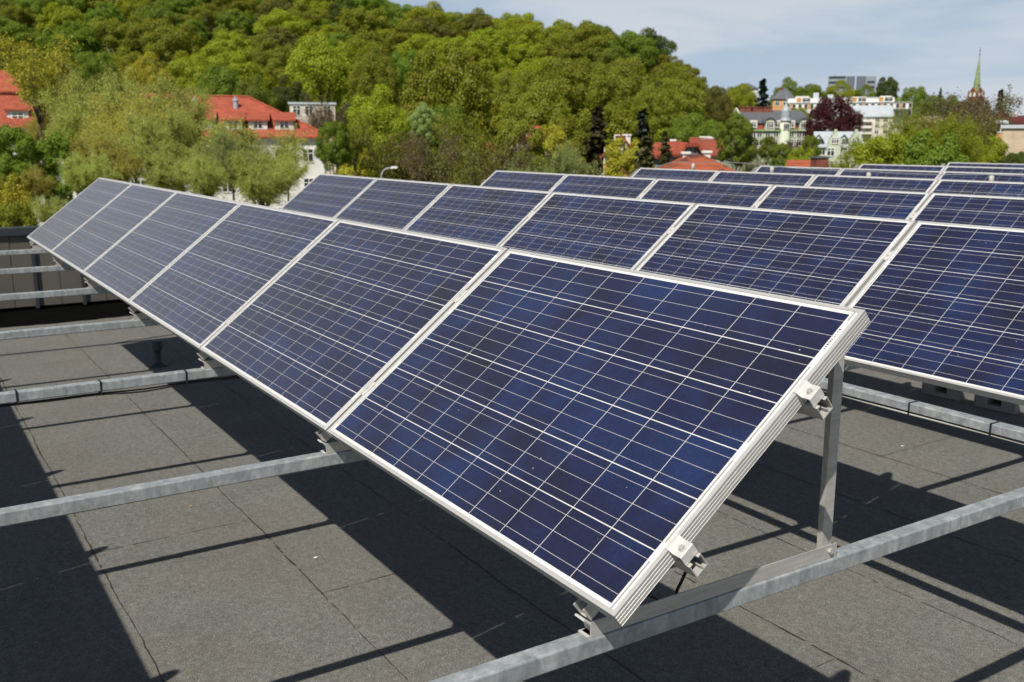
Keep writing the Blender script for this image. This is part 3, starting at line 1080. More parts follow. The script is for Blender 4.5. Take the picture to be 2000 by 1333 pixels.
def make_sparse(seed, R=4.0, H=13.0, base=2.2, nleaf=7500, ls=0.26, twigs=8):
    rng = np.random.default_rng(seed)
    mb, paths, tips = wood(rng, H, R, base, 9, 0.22, twigs, 1.0)
    T = np.array([[a, b] for a, b in tips])
    idx = rng.integers(0, len(T), size=nleaf)
    t = rng.uniform(0.0, 1.15, size=(nleaf, 1))
    P = T[idx, 0] * (1 - t) + T[idx, 1] * t + rng.normal(size=(nleaf, 3)) * R * 0.075
    N = rng.normal(size=(nleaf, 3)) + np.array([0, 0, 0.7])
    return leaf_mesh('crown', P, N, ls, rng, LEAF['mid']), mb.mesh('trunk', M['bark'], True)


def make_willow(seed, R=4.5, H=14.0, base=2.6, strands=680, per=72, ls=0.205):
    rng = np.random.default_rng(seed)
    mb, paths, tips = wood(rng, H * 0.97, R, base, 10, 0.30, 0, 1.15)
    Ps, Ns = [], []
    for s in range(strands):
        pts = paths[rng.integers(len(paths))]
        i = int(rng.choice([2, 3, 4, 5, 6], p=[.12, .18, .24, .24, .22]))
        p = pts[i] + rng.normal(size=3) * 0.15
        d = np.array([p[0], p[1], 0]) * 0.35 / max(np.hypot(p[0], p[1]), 0.3) + rng.normal(size=3) * np.array([0.5, 0.5, 0.2]) + np.array([0, 0, 0.75])
        d /= np.linalg.norm(d)
        ln = R * rng.uniform(0.4, 0.95)
        q = p.copy(); path = [q.copy()]
        for k in range(6):
            q = q + d * ln / 6; path.append(q.copy())
            d = d + np.array([0, 0, -0.27]) + rng.normal(size=3) * 0.06; d /= np.linalg.norm(d)
        mb.tube(path, [0.03, 0.026, 0.02, 0.016, 0.012, 0.009, 0.006], 3, caps=False)
        path = np.array(path)
        u = rng.uniform(0.8, 6.0, size=per)
        k = np.minimum(u.astype(int), 5); fr = (u - k)[:, None]
        L_ = path[k] * (1 - fr) + path[k + 1] * fr + rng.normal(size=(per, 3)) * np.array([0.17, 0.17, 0.15]) * (0.5 + u / 6)[:, None]
        Ps.append(L_); Ns.append(rng.normal(size=(per, 3)) + np.array([0, 0, 0.5]))
    P, N = np.concatenate(Ps), np.concatenate(Ns)
    return leaf_mesh('crown', P, N, ls, rng, LEAF['willow'], 0.55), mb.mesh('trunk', M['bark'], True)


def make_conifer(seed, R=2.6, H=15.0, nleaf=4200, ls=0.42, ragged=0.25):
    rng = np.random.default_rng(seed)
    mb = MB(); mb.tube([(0, 0, -3), (0, 0, H * 0.5), (0, 0, H * 0.98)], [0.28, 0.17, 0.02], 7)
    nb = 150
    Ps, Ns = [], []
    per = nleaf // nb
    for b in range(nb):
        t = (b + rng.random()) / nb
        z = H * (0.08 + 0.92 * t)
        ln = R * (1 - t) ** 0.85 * rng.uniform(1 - ragged, 1 + ragged) + 0.15
        g = rng.uniform(0, 2 * math.pi)
        s = rng.random(per) ** 0.7
        x = ln * s
        P = np.stack([np.cos(g) * x, np.sin(g) * x, z - 0.30 * x + 0.08 * x * s], axis=1)
        P += rng.normal(size=P.shape) * np.array([0.2, 0.2, 0.11]) * (0.5 + ln / R)
        Ps.append(P); Ns.append(rng.normal(size=P.shape) * 0.5 + np.array([np.cos(g) * .5, np.sin(g) * .5, 0.8]))
    return leaf_mesh('crown', np.concatenate(Ps), np.concatenate(Ns), ls, rng, LEAF['spruce']), mb.mesh('trunk', M['bark'], True)


PROTO = {
    'broad': [((5.0, 14.0), make_broad(s, nl=n, lr=l, nleaf=10000, ls=0.40)) for s, n, l in ((1, 60, (.16, .30)), (2, 80, (.14, .25)), (3, 48, (.18, .34)), (4, 70, (.13, .28)))],
    'near': [((4.0, 12.0), make_broad(s, R=4.0, H=12.0, base=1.5, nl=85, lr=(.13, .26), nleaf=26000, ls=0.23)) for s in (11, 12)],
    'fine': [((6.0, 12.0), make_broad(s, R=6.0, H=12.0, base=1.5, nl=n, lr=l, nleaf=32000, ls=0.25)) for s, n, l in ((71, 70, (.13, .27)), (72, 95, (.12, .22)), (73, 56, (.15, .30)))],
    'sparse': [((4.0, 13.0), make_sparse(s)) for s in (21, 22, 23)],
    'bare': [((4.0, 13.0), make_sparse(s, nleaf=5500, ls=0.17, twigs=14)) for s in (31, 32)],
    'willow': [((5.0, 14.0), make_willow(s)) for s in (41, 42, 43)],
    'conifer': [((2.6, 15.0), make_conifer(s)) for s in (51, 52)],
}
HILL = [((6.0, 13.0), make_broad(60 + s, R=6.0, H=13.0, base=2.0, nl=n, lr=l, nleaf=24000, ls=0.29, single=True)[0]) for s, n, l in ((0, 70, (.13, .26)), (1, 90, (.12, .22)), (2, 56, (.15, .30)), (3, 80, (.13, .24)), (4, 110, (.10, .20)))]
trnd = random.Random(99)


def extent(me):
    """radius and height a crown really reaches"""
    a = np.empty(len(me.vertices) * 3, np.float32); me.vertices.foreach_get('co', a); a = a.reshape(-1, 3)
    return float(np.percentile(np.hypot(a[:, 0], a[:, 1]), 93)), float(np.percentile(a[:, 2], 99.3))


EXT = {id(cm): extent(cm) for kk in PROTO for _, (cm, tm) in PROTO[kk]}


def set_leaf(o, mat):
    o.material_slots[0].link = 'OBJECT'
    o.material_slots[0].material = mat


def tree(px, top, hw, D, kind, leaf, label, group=None, zb=None, name=None, base=None):
    Pt = at(px, top, D)
    gz = ground_z(px, D) if zb is None else zb
    H = Pt[2] - gz + 0.2
    R = hw * D / F_PX * 0.98
    if kind in ('broad', 'near') and D >= 118: kind = 'fine'
    (pr, ph), (cm, tm) = trnd.choice(PROTO[kind])
    pr, ph = EXT[id(cm)]
    nm = name or {'broad': 'broadleaf_tree', 'fine': 'broadleaf_tree', 'near': 'leafy_tree', 'sparse': 'sparse_tree', 'bare': 'bare_tree', 'willow': 'willow_tree', 'conifer': 'conifer_tree'}[kind]
    s = R / pr
    if kind == 'conifer': s *= 1.22; sz = H / ph
    else: sz = min(max(H / ph, s * 0.8), s * 1.30)
    zloc = Pt[2] - ph * sz
    t = empty(nm, (Pt[0], Pt[1], zloc), (0, 0, trnd.uniform(0, 6.28)))
    t.scale = (s, s, sz)
    tag(t, label, 'tree', group)
    link('trunk', tm, t)
    set_leaf(link('crown', cm, t), LEAF[leaf])
    return t


TREES = [
    # behind the screen wall, in front of the white building
    (62, 72, 78, 62, 'sparse', 'yellow', 'tall thin yellow-leaved tree at the far left before the red mansard roof'),
    (118, 150, 60, 66, 'willow', 'willowy', 'yellowish willow beside the mansard wing at far left'),
    (182, 148, 88, 58, 'willow', 'willow', 'feathery pale willow left of the dark-limbed willow'),
    (285, 150, 100, 56, 'willow', 'willow', 'large grey-green willow with dark fanned limbs before the white building'),
    (400, 238, 78, 50, 'willow', 'willow', 'pale willow in front of the dormers of the white building'),
    (510, 248, 95, 48, 'willow', 'willow', 'broad low willow rising behind the left end of the second panel row'),
    (12, 250, 52, 50, 'near', 'mid', 'dark green leafy tree at the left edge above the screen wall'),
    (8, 345, 48, 40, 'near', 'yellow', 'low yellow-green bush at the left edge just above the coping'),
    (118, 262, 52, 52, 'near', 'fresh', 'fresh green bushy tree between the willows at left'),
    (55, 330, 45, 46, 'willow', 'willowy', 'drooping yellow willow behind the left end of the front row'),
    # middle distance
    (652, 240, 34, 95, 'near', 'fresh', 'small fresh green tree at the right corner of the white building'),
    (630, 188, 42, 135, 'bare', 'bud', 'leafless grey-brown tree beside the low white house'),
    (738, 172, 68, 120, 'near', 'bright', 'bright rounded chestnut tree right of the white building'),
    (700, 292, 50, 106, 'near', 'yellow', 'golden green bush above the left end of the second row'),
    (772, 262, 60, 100, 'sparse', 'brown', 'brownish sparse tree in front of the chestnut'),
    (826, 203, 26, 112, 'near', 'pale', 'narrow silver-green tree right of the chestnut'),
    (870, 208, 52, 130, 'near', 'mid', 'mid green tree behind the brown sparse thicket'),
    (842, 262, 66, 88, 'sparse', 'bud', 'grey-brown budding tree left in the thicket above the third row'),
    (925, 232, 75, 96, 'sparse', 'olive', 'olive budding tree in the middle of the thicket'),
    (905, 280, 82, 80, 'sparse', 'brown', 'low brown budding tree in front of the thicket'),
    (985, 275, 60, 84, 'sparse', 'bud', 'grey-brown budding tree at the right of the thicket'),
    (1045, 165, 70, 140, 'near', 'olive', 'olive rounded tree behind the red roof glimpse'),
    (1090, 288, 78, 74, 'willow', 'pale', 'pale green rounded willow above the third row'),
    (1120, 232, 50, 110, 'near', 'olive', 'dull olive tree left of the brown fir'),
    (1168, 212, 42, 108, 'conifer', 'brownfir', 'tall brown fir left of the orange villa'),
    (1256, 218, 34, 98, 'conifer', 'spruce', 'dark fir right of the orange villa'),
    (1226, 275, 46, 78, 'near', 'yellow', 'yellow-green tree in front of the dark fir'),
    (1262, 272, 46, 70, 'conifer', 'brownfir', 'broad low dark fir before the red roofs'),
    (1300, 262, 24, 82, 'conifer', 'brownfir', 'small brown fir beside the brown-red roof'),
    (1441, 224, 37, 92, 'near', 'mid', 'full green tree left of the green corner house'),
    (1395, 236, 26, 128, 'near', 'mid', 'green tree against the gable of the green corner house'),
    (630, 74, 68, 190, 'broad', 'bright', 'big bright yellow-green tree at the foot of the wooded hill'),
    (690, 78, 40, 205, 'broad', 'bright', 'light green crown right behind the big bright tree'),
    (800, 103, 45, 185, 'broad', 'fresh', 'light green tree left of the great olive crown'),
    (878, 102, 96, 160, 'near', 'olive', 'great rounded olive tree in the middle of the wood edge'),
    (728, 108, 52, 180, 'broad', 'olive', 'olive tree between the bright tree and the great olive crown'),
    (432, 132, 55, 170, 'broad', 'mid', 'mid green tree above the red roof ridge'),
    (290, 106, 48, 180, 'broad', 'yellow', 'yellowish domed tree behind the willows'),
    (180, 104, 40, 180, 'broad', 'fresh', 'dense green tree behind the willows at far left'),
    (495, 150, 45, 160, 'broad', 'mid', 'green tree behind the right end of the red roof'),
    (560, 150, 40, 165, 'broad', 'dark', 'dark green tree left of the big bright tree'),
    (1110, 118, 66, 185, 'broad', 'olive', 'olive tree above the brown fir'),
    (1000, 140, 48, 190, 'broad', 'olive', 'olive crown right of the great olive tree'),
    (1210, 118, 60, 170, 'broad', 'olive', 'broad olive tree at the lower wood edge'),
    (1330, 158, 50, 150, 'near', 'olive', 'olive tree above the brown-red roof'),
    (1345, 225, 48, 128, 'near', 'mid', 'mid green tree behind the brown-red roof'),
    (1275, 170, 45, 150, 'broad', 'olive', 'olive tree behind the dark fir'),
    (1392, 172, 40, 170, 'broad', 'brown', 'brown-olive tree at the right foot of the hill'),
    (1445, 168, 36, 215, 'broad', 'bright', 'yellow-green tree below the cream house roof'),
    (1012, 236, 52, 100, 'near', 'olive', 'olive tree half hiding the small red-roofed house'),
    (1074, 248, 44, 104, 'near', 'yellow', 'yellowish olive tree before the right side of the small red-roofed house'),
    (690, 225, 34, 100, 'sparse', 'olive', 'sparse olive tree before the left flank of the chestnut'),
    (620, 208, 36, 125, 'sparse', 'bud', 'leafless thin tree in front of the low cream house'),
    (655, 200, 36, 128, 'bare', 'bud', 'leafless tree between the low house and the chestnut'),
    (345, 178, 60, 60, 'willow', 'willow', 'grey-green willow over the middle of the red roof'),
    (235, 190, 80, 52, 'willow', 'willowy', 'yellow-green willow in front of the large grey-green one'),
    (140, 215, 60, 56, 'willow', 'willow', 'low pale willow above the second panel of the front row'),
    (36, 258, 44, 74, 'near', 'mid', 'green tree half hiding the red mansard wing'),
    (20, 400, 50, 34, 'near', 'olive', 'low olive bush right behind the screen wall at the left edge'),
    (95, 385, 40, 36, 'willow', 'willow', 'low pale bush right behind the screen wall'),
    (330, 215, 66, 50, 'willow', 'willow', 'pale willow between the large grey-green willow and the dormers'),
    (255, 225, 70, 47, 'willow', 'willow', 'low pale willow before the trunk of the large grey-green willow'),
    (450, 262, 60, 44, 'willow', 'pale', 'low pale green willow just above the front row'),
    (165, 300, 55, 40, 'willow', 'willow', 'wispy willow right above the far end of the front row'),
    (95, 215, 50, 64, 'willow', 'willowy', 'yellowish willow just right of the mansard wing'),
    (400, 305, 52, 40, 'willow', 'willow', 'low willow above the joint of the third and fourth panels'),
    (505, 300, 56, 42, 'willow', 'willow', 'low willow left of the second row'),
    (560, 312, 36, 44, 'willow', 'willow', 'low pale willow at the left end of the second row'),
    (1900, 199, 46, 152, 'near', 'bud', 'rounded brown tree in front of the church shaft'),
    (1528, 282, 22, 104, 'near', 'mid', 'small green tree at the foot of the onion turret'),
    (208, 268, 60, 43, 'willow', 'willowy', 'low yellow-green willow above the second panel of the front row'),
    (318, 276, 62, 44, 'willow', 'willow', 'low pale willow above the third panel of the front row'),
    # the town on the right
    (1491, 157, 23, 205, 'conifer', 'spruce', 'tall dark spruce behind the green corner house'),
    (1560, 212, 24, 195, 'broad', 'bright', 'yellow-green tree between turret and copper beech'),
    (1629, 192, 50, 150, 'near', 'copperleaf', 'dark red copper beech before the white flats'),
    (1540, 154, 34, 330, 'broad', 'mid', 'dark green tree on the skyline left of the grey block'),
    (1590, 166, 28, 330, 'broad', 'mid', 'small skyline tree just left of the grey block'),
    (1640, 160, 38, 340, 'broad', 'bright', 'green tree in front of the grey block'),
    (1690, 168, 30, 335, 'broad', 'mid', 'green tree at the right end of the grey block'),
    (1735, 152, 22, 320, 'broad', 'dark', 'tall dark round tree right of the grey block'),
    (1788, 172, 32, 300, 'broad', 'mid', 'rounded green tree behind the right end of the flats'),
    (1840, 188, 40, 330, 'broad', 'mid', 'low green crown left of the church tower'),
    (1838, 174, 8, 260, 'conifer', 'dark', 'thin crooked conifer left of the church'),
    (1956, 177, 17, 240, 'conifer', 'spruce', 'dark conifer right of the church tower'),
    (1850, 188, 62, 150, 'sparse', 'bud', 'brown budding tree left below the church tower'),
    (1918, 186, 66, 140, 'sparse', 'bud', 'brown budding tree right in front of the church shaft'),
    (1900, 235, 60, 118, 'sparse', 'brown', 'brown budding tree behind the large green willow'),
    (1890, 200, 50, 160, 'bare', 'bud', 'leafless brown tree hiding the church shaft'),
    (1730, 268, 60, 70, 'near', 'bright', 'rounded green crown low in front of the apartment house'),
    (1830, 262, 66, 66, 'near', 'mid', 'rounded green crown low in front of the beige building'),
    (1745, 238, 70, 84, 'willow', 'bright', 'left part of the green willow thicket behind the sixth row'),
    (1800, 222, 76, 80, 'willow', 'bright', 'large green willow behind the sixth row'),
    (1862, 240, 68, 82, 'willow', 'bright', 'olive willow right of the large green willow'),
    (1925, 270, 45, 90, 'near', 'bright', 'green bush before the beige wall'),
    (1985, 300, 34, 56, 'near', 'dark', 'dark green shrub at the right edge under the beige wall'),
    (1500, 268, 17, 105, 'near', 'mid', 'slim green tree before the green corner house'),
    (1540, 274, 24, 112, 'sparse', 'copperleaf', 'reddish sparse tree before the green corner house'),
    (1585, 266, 19, 108, 'near', 'mid', 'light birch-like tree left of the stepped gable house'),
    (1572, 292, 40, 90, 'near', 'bright', 'low green bush left of the stepped gable house'),
    (1665, 300, 40, 74, 'willow', 'bright', 'low green willow at the foot of the stepped gable house'),
    (1470, 290, 26, 110, 'sparse', 'brown', 'brownish shrub under the green corner house'),
]
for T in TREES:
    tree(*T[:7])


def build_wood():
    """the wooded hill, tree by tree"""
    rnd = random.Random(5)
    names = {'bright': 'bright yellow-green tree in the wood on the hill', 'olive': 'olive tree in the wood on the hill', 'mid': 'mid green tree in the wood on the hill', 'brown': 'brown budding tree in the wood on the hill', 'fresh': 'fresh green tree in the wood on the hill', 'dark': 'dark green tree in the wood on the hill'}
    cnt = 0
    D = 168.0
    spots = []
    while D < 440:
        step_px = 12.5 / D * F_PX
        px = -160 + rnd.uniform(0, step_px)
        while px < 1470:
            Dc = interp([(0, 420), (700, 400), (1250, 320), (1420, 260), (1500, 230)], px)
            Df = interp([(0, 165), (700, 165), (1300, 140), (1500, 130)], px)
            if Df + 4 < D < Dc + 14:
                spots.append((px + rnd.uniform(-.3, .3) * step_px, D + rnd.uniform(-4, 4)))
            px += step_px * rnd.uniform(0.85, 1.2)
        D += 15.5
    # keep those that stand in view, at most 290
    spots = [s for s in spots if not (s[0] < -60 and s[1] > 260)]
    print('hill trees', len(spots))
    if len(spots) > 292:
        rnd.shuffle(spots)
        keep = sorted(spots, key=lambda s: s[1] + rnd.uniform(0, 60))[:292]
        spots = keep
    for px, D in spots:
        P = at(px, 200, D)
        gz = ground_z(px, D)
        R = rnd.uniform(5.8, 9.2)
        H = R * rnd.uniform(1.65, 2.1)
        (pr, ph), me = rnd.choice(HILL)
        far = (D - 160) / 260
        leaf = rnd.choices(['bright', 'olive', 'mid', 'brown', 'fresh', 'dark'], [0.27, 0.30, 0.18, 0.12 if far > .25 else 0.06, 0.10, 0.04])[0]
        o = bpy.data.objects.new('hill_tree', me)
        COL.objects.link(o)
        o.location = (P[0], P[1], gz - 0.5)
        o.rotation_euler = (0, 0, rnd.uniform(0, 6.28))
        s = R / pr
        o.scale = (s, s * rnd.uniform(0.9, 1.1), H / ph)
        tag(o, names[leaf], 'tree', names[leaf].replace('tree', 'trees'))
        set_leaf(o, LEAF[leaf])


build_wood()

# ------------------------------------------------------------------ buildings of the town
def site(name, px, D, zb, off=0.0, label=None, cat='building', group=None):
    P = at(px, 272.5, D)
    t = empty(name, (P[0], P[1], zb), (0, 0, YAW + off))
    tag(t, label, cat, group)
    return t


def zpx(py, D):
    k = (666.5 - py) / F_PX
    return CAM[2] + D * (k * 0.97945 - 0.20167) / (0.97945 + k * 0.20167)


_win_cache = {}


def window(parent, x, z, w, h, y=0.0, mull=1, frame='white_wall', face='y', name='window'):
    """a framed window set 3 cm proud of the wall, in the parent's local frame"""
    key = (round(w, 2), round(h, 2), mull, frame)
    if key not in _win_cache:
        mb = MB()
        f = 0.07 + 0.03 * w
        mb.box(-w / 2, w / 2, -0.02, 0.05, 0, h, 1)
        mb.box(-w / 2 - f, -w / 2, -0.07, 0.04, -f, h + f, 0); mb.box(w / 2, w / 2 + f, -0.07, 0.04, -f, h + f, 0)
        mb.box(-w / 2, w / 2, -0.065, 0.04, h, h + f, 0); mb.box(-w / 2, w / 2, -0.10, 0.04, -f, 0, 0)
        for k in range(mull):
            xx = -w / 2 + w * (k + 1) / (mull + 1)
            mb.box(xx - 0.045, xx + 0.045, -0.055, -0.02, 0, h, 0)
        if mull: mb.box(-w / 2, w / 2, -0.05, -0.02, h * 0.66, h * 0.66 + 0.08, 0)
        _win_cache[key] = mb.mesh('window', [M[frame], M['glass']])
    o = link(name, _win_cache[key], parent, (x, y, z))
    if face == 'x': o.rotation_euler = (0, 0, math.pi / 2)
    if face == '-x': o.rotation_euler = (0, 0, -math.pi / 2)
    return o


def hip(mb, x0, x1, y0, y1, ze, zr, hx0, hx1, ov=0.4, mi=0, th=0.18):
    ym = (y0 + y1) / 2
    a, b, c, d = x0 - ov, x1 + ov, y0 - ov, y1 + ov
    vs = [(a, c, ze), (b, c, ze), (b, d, ze), (a, d, ze), (x0 + hx0, ym, zr), (x1 - hx1, ym, zr), (a, c, ze - th), (b, c, ze - th), (b, d, ze - th), (a, d, ze - th)]
    fs = [(0, 1, 5, 4), (1, 2, 5), (2, 3, 4, 5), (3, 0, 4), (6, 7, 1, 0), (7, 8, 2, 1), (8, 9, 3, 2), (9, 6, 0, 3), (9, 8, 7, 6)]
    mb.add(vs, fs, mi)


def gable(mb, x0, x1, y0, y1, ze, zr, ov=0.3, mi=0, along='x', th=0.2):
    if along == 'x':
        ym = (y0 + y1) / 2
        k = (zr - ze) / (ym - y0)
        pr = [(y0 - ov, ze - ov * k), (ym, zr), (y1 + ov, ze - ov * k), (y1 + ov, ze - ov * k - th), (ym, zr - th), (y0 - ov, ze - ov * k - th)]
        mb.ext(pr, 'x', x0 - ov, x1 + ov, mi)
    else:
        xm = (x0 + x1) / 2
        k = (zr - ze) / (xm - x0)
        pr = [(x0 - ov, ze - ov * k), (xm, zr), (x1 + ov, ze - ov * k), (x1 + ov, ze - ov * k - th), (xm, zr - th), (x0 - ov, ze - ov * k - th)]
        mb.ext(pr, 'y', y0 - ov, y1 + ov, mi)


def white_school():
    D = 112.0
    s = D / F_PX
    t = site('white_building', 636, D, -12.3, 0.21, 'long white building with red tiled hip roof and dormers behind the willows')
    e = zpx(268, D) + 12.3                      # eaves above base
    zr = zpx(192, D + 7.8) + 12.3
    W_ = 45.0
    dp = 15.6
    mb = MB(); mb.box(-W_, 0, 0, dp, 0, e); mb.obj('wall', M['white_wall'], t)
    mb = MB(); mb.box(-W_ - 0.3, 0.3, -0.3, 0, e - 0.45, e - 0.2); mb.obj('cornice', M['white_wall'], t)
    rf = MB(); hip(rf, -W_, 0, 0, dp, e, zr, 9.5, 8.6, 0.55)
    roof = rf.obj('roof', M['redroof'], t)
    # ridge tile line along the near hip and ridge
    rt = MB(); rt.tube([(0.5, -0.5, e + 0.03), (-8.6, dp / 2, zr + 0.03), (-W_ + 9.5, dp / 2, zr + 0.03)], 0.14, 6)
    rt.obj('ridge_tiles', M['redroof'], roof)
    # projecting bay with its own hip roof at px ~ 250..400
    bx0, bx1 = (235 - 636) * s, (402 - 636) * s
    mb = MB(); mb.box(bx0, bx1, -1.6, 0, 0, e); mb.obj('bay_wall', M['white_wall'], t)
    rb = MB(); hip(rb, bx0, bx1, -1.6, dp - 1.6, e + 0.02, zr + 0.25, 3.0, 3.0, 0.5)
    rb.obj('bay_roof', M['redroof'], t)
    rt = MB(); rt.tube([(bx1 + 0.45, -2.05, e + 0.05), (bx1 - 3.0, dp / 2 - 1.6, zr + 0.30)], 0.14, 6)
    rt.obj('ridge_tiles', M['redroof'], t)
    # shed dormers
    k = (zr - e) / (dp / 2 + 0.55)
    for px in (270, 322, 368, 412, 466, 511, 560):
        x = (px - 636) * s
        yb = 0.85 if not (bx0 < x < bx1) else -0.75
        z0 = e + (yb + 0.55 + (1.6 if bx0 < x < bx1 else 0)) * k
        dw = 1.0
        mb = MB()
        mb.box(x - dw, x + dw, yb, yb + 2.6, z0 - 0.4, z0 + 0.95)
        d = mb.obj('dormer', M['white_wall'], t)
        mr = MB()
        mr.ext([(yb - 0.35, z0 + 0.92), (yb + 3.4, z0 + 1.85), (yb + 3.4, z0 + 1.98), (yb - 0.35, z0 + 1.08)], 'x', x - dw - 0.28, x + dw + 0.28)
        mr.obj('dormer_roof', M['redroof'], d)
        window(d, x, z0 + 0.12, 0.9, 0.7, yb, 1)
    for px in (378, 454):
        x = (px - 622) * s
        y = 5.4; z0 = e + (y + 0.5) * k
        mb = MB(); mb.lathe([(0.28, -0.3), (0.28, 0.75), (0.36, 0.76), (0.36, 0.95), (0.14, 1.02), (0.14, 1.25), (0.05, 1.27)], (x, y, z0), 12)
        mb.obj('chimney', M['silver'], t, smooth=False)
    # windows on four floors
    for zf in (e - 2.75, e - 6.0, e - 9.2):
        x = -2.0
        while x > -W_ + 1:
            inb = bx0 - 0.6 < x < bx1 + 0.6
            window(t, x, zf, 1.05, 1.35, -1.6 if inb else 0.0, 1)
            x -= 2.95
    dpipe = MB(); dpipe.tube([(-0.25, -0.12, 0), (-0.25, -0.12, e - 0.2)], 0.09, 6); dpipe.obj('downpipe', M['zinc'], t)
    # mansard wing on the far left, nearer
    D2 = 104.0
    s2 = D2 / F_PX
    t2 = site('mansard_house', 78, D2, -12.3, 0.30, 'red mansard roofed wing at the far left behind the thin yellow tree')
    e2 = zpx(252, D2) + 12.3; zm = zpx(183, D2 + 1.5) + 12.3; zt = zpx(152, D2 + 5) + 12.3
    mb = MB(); mb.box(-16, 0, 0, 11, 0, e2); mb.obj('wall', M['white_wall'], t2)
    rf = MB()
    o_ = 0.4
    A = [(-16 - o_, -o_), (o_, -o_), (o_, 11 + o_), (-16 - o_, 11 + o_)]
    B_ = [(-14.8, 1.5), (-0.6, 1.5), (-0.6, 9.5), (-14.8, 9.5)]
    vs = [(x, y, e2) for x, y in A] + [(x, y, zm) for x, y in B_] + [(-12, 5.5, zt + 0.6), (-3.4, 5.5, zt + 0.6)]
    rf.add(vs, [(0, 1, 5, 4), (1, 2, 6, 5), (2, 3, 7, 6), (3, 0, 4, 7), (4, 5, 9, 8), (5, 6, 9), (6, 7, 8, 9), (7, 4, 8), (3, 2, 1, 0)])
    rf.obj('roof', M['redroof'], t2)
    lip = MB(); lip.box(-15.1, -0.3, 1.2, 1.45, zm - 0.1, zm + 0.08); lip.obj('roof_ledge', M['redroof'], t2)
    for x in (-1.9, -6.0, -10.0):
        mb = MB(); mb.box(x - 1.0, x + 1.0, 0.15, 2.2, e2 + 0.3, e2 + 1.75)
        d = mb.obj('dormer', M['white_wall'], t2)
        mr = MB(); mr.ext([(-0.15, e2 + 1.72), (2.4, e2 + 2.35), (2.4, e2 + 2.5), (-0.15, e2 + 1.86)], 'x', x - 1.25, x + 1.25)
        mr.obj('dormer_roof', M['redroof'], d)
        window(d, x, e2 + 0.62, 1.0, 0.85, 0.15, 1)
    for zf in (e2 - 2.6, e2 - 5.8, e2 - 9.0):
        for x in (-1.9, -4.6, -7.3, -10): window(t2, x, zf, 1.05, 1.4, 0, 1)


white_school()


def small_house(name, px0, px1, pyt, D, wall, label, rooftype='flat', pyr=None, roof='redroof', depth=8, zb=None, off=0.0, wins=(), chim=(), cat='house', win_wh=(1.0, 1.3)):
    s = D / F_PX
    zb = (ground_z((px0 + px1) / 2, D) - 0.5) if zb is None else zb
    t = site(name, (px0 + px1) / 2, D, zb, off - math.atan(((px0 + px1) / 2 - 1000) / F_PX), label, cat)
    w = (px1 - px0) * s / 2
    e = zpx(pyt, D) - zb
    mb = MB(); mb.box(-w, w, 0, depth, 0, e); mb.obj('wall', M[wall], t)
    r = MB()
    if rooftype == 'flat':
        r.box(-w - 0.2, w + 0.2, -0.2, depth + 0.2, e, e + 0.3)
    else:
        zr = zpx(pyr, D + depth / 2) - zb
        if rooftype == 'hip': hip(r, -w, w, 0, depth, e, zr, min(w * 0.75, depth / 2), min(w * 0.75, depth / 2))
        elif rooftype == 'gx': gable(r, -w, w, 0, depth, e, zr)
        elif rooftype == 'gy': gable(r, -w, w, 0, depth, e, zr, along='y')
        if rooftype == 'gx':
            gw = MB()
            for x in (-w, w - 0.2): gw.add([(x, 0, e), (x, depth, e), (x, depth / 2, zr - 0.2), (x + .2, 0, e), (x + .2, depth, e), (x + .2, depth / 2, zr - .2)], [(0, 2, 1), (3, 4, 5), (0, 3, 5, 2), (1, 2, 5, 4)])
            gw.obj('gable_wall', M[wall], t)
        if rooftype == 'gy':
            gw = MB(); gw.add([(-w, 0, e), (w, 0, e), (0, 0, zr - 0.2), (-w, .2, e), (w, .2, e), (0, .2, zr - .2)], [(0, 1, 2), (5, 4, 3), (0, 2, 5, 3), (1, 4, 5, 2)]); gw.obj('gable_wall', M[wall], t)
    ro = r.obj('roof', M[roof], t)
    for (cx, py, cw, ch, cm, yy) in chim:
        x = (cx - (px0 + px1) / 2) * (D + yy) / F_PX
        zc = zpx(py, D + yy) - zb
        mb = MB(); mb.box(x - cw / 2, x + cw / 2, yy, yy + cw, zc - ch, zc - 0.15)
        mb.box(x - cw / 2 - 0.1, x + cw / 2 + 0.1, yy - 0.1, yy + cw + 0.1, zc - 0.15, zc)
        mb.obj('chimney', M[cm], ro)
    for (wx, wy) in wins:
        window(t, (wx - (px0 + px1) / 2) * s, zpx(wy, D) - zb, win_wh[0], win_wh[1], 0, 1)
    return t


small_house('low_house', 570, 655, 205, 150, 'cream_wall', 'low flat-roofed cream house half hidden by the leafless tree', 'flat', depth=9, roof='zinc', wins=[(583, 226), (606, 226), (640, 226)])
small_house('red_roof_house', 1008, 1078, 268, 122, 'cream_wall', 'red-roofed house glimpsed among trees above the third row', 'hip', 246, depth=8, wins=[(1020, 285), (1045, 285)])
small_house('hillside_hut', 955, 985, 292, 100, 'cream_wall', 'tiny pale hut among the brown thicket', 'gx', 278, roof='brownroof', depth=4)
small_house('orange_villa', 1180, 1246, 300, 96, 'orange_wall', 'orange villa with steep red roof between the two firs', 'gy', 262, depth=9, chim=[(1224, 262, 0.7, 2.4, 'white_wall', 3)], wins=[(1193, 318), (1215, 318), (1212, 292)])
small_house('brick_house', 1275, 1360, 306, 84, 'grey_wall', 'brown-red roofed house with dormer gable behind the weathered hip roof', 'hip', 274, roof='brownroof', depth=10, chim=[(1311, 272, 0.7, 1.8, 'white_wall', 4.5)])
small_house('gable_house', 1352, 1418, 300, 104, 'palegreen_wall', 'pale green house with plain red-brown roof beside the full green tree', 'gx', 268, roof='brownroof', depth=9, chim=[(1378, 266, 1.1, 1.6, 'white_wall', 4), (1390, 268, 0.7, 1.4, 'white_wall', 4)])


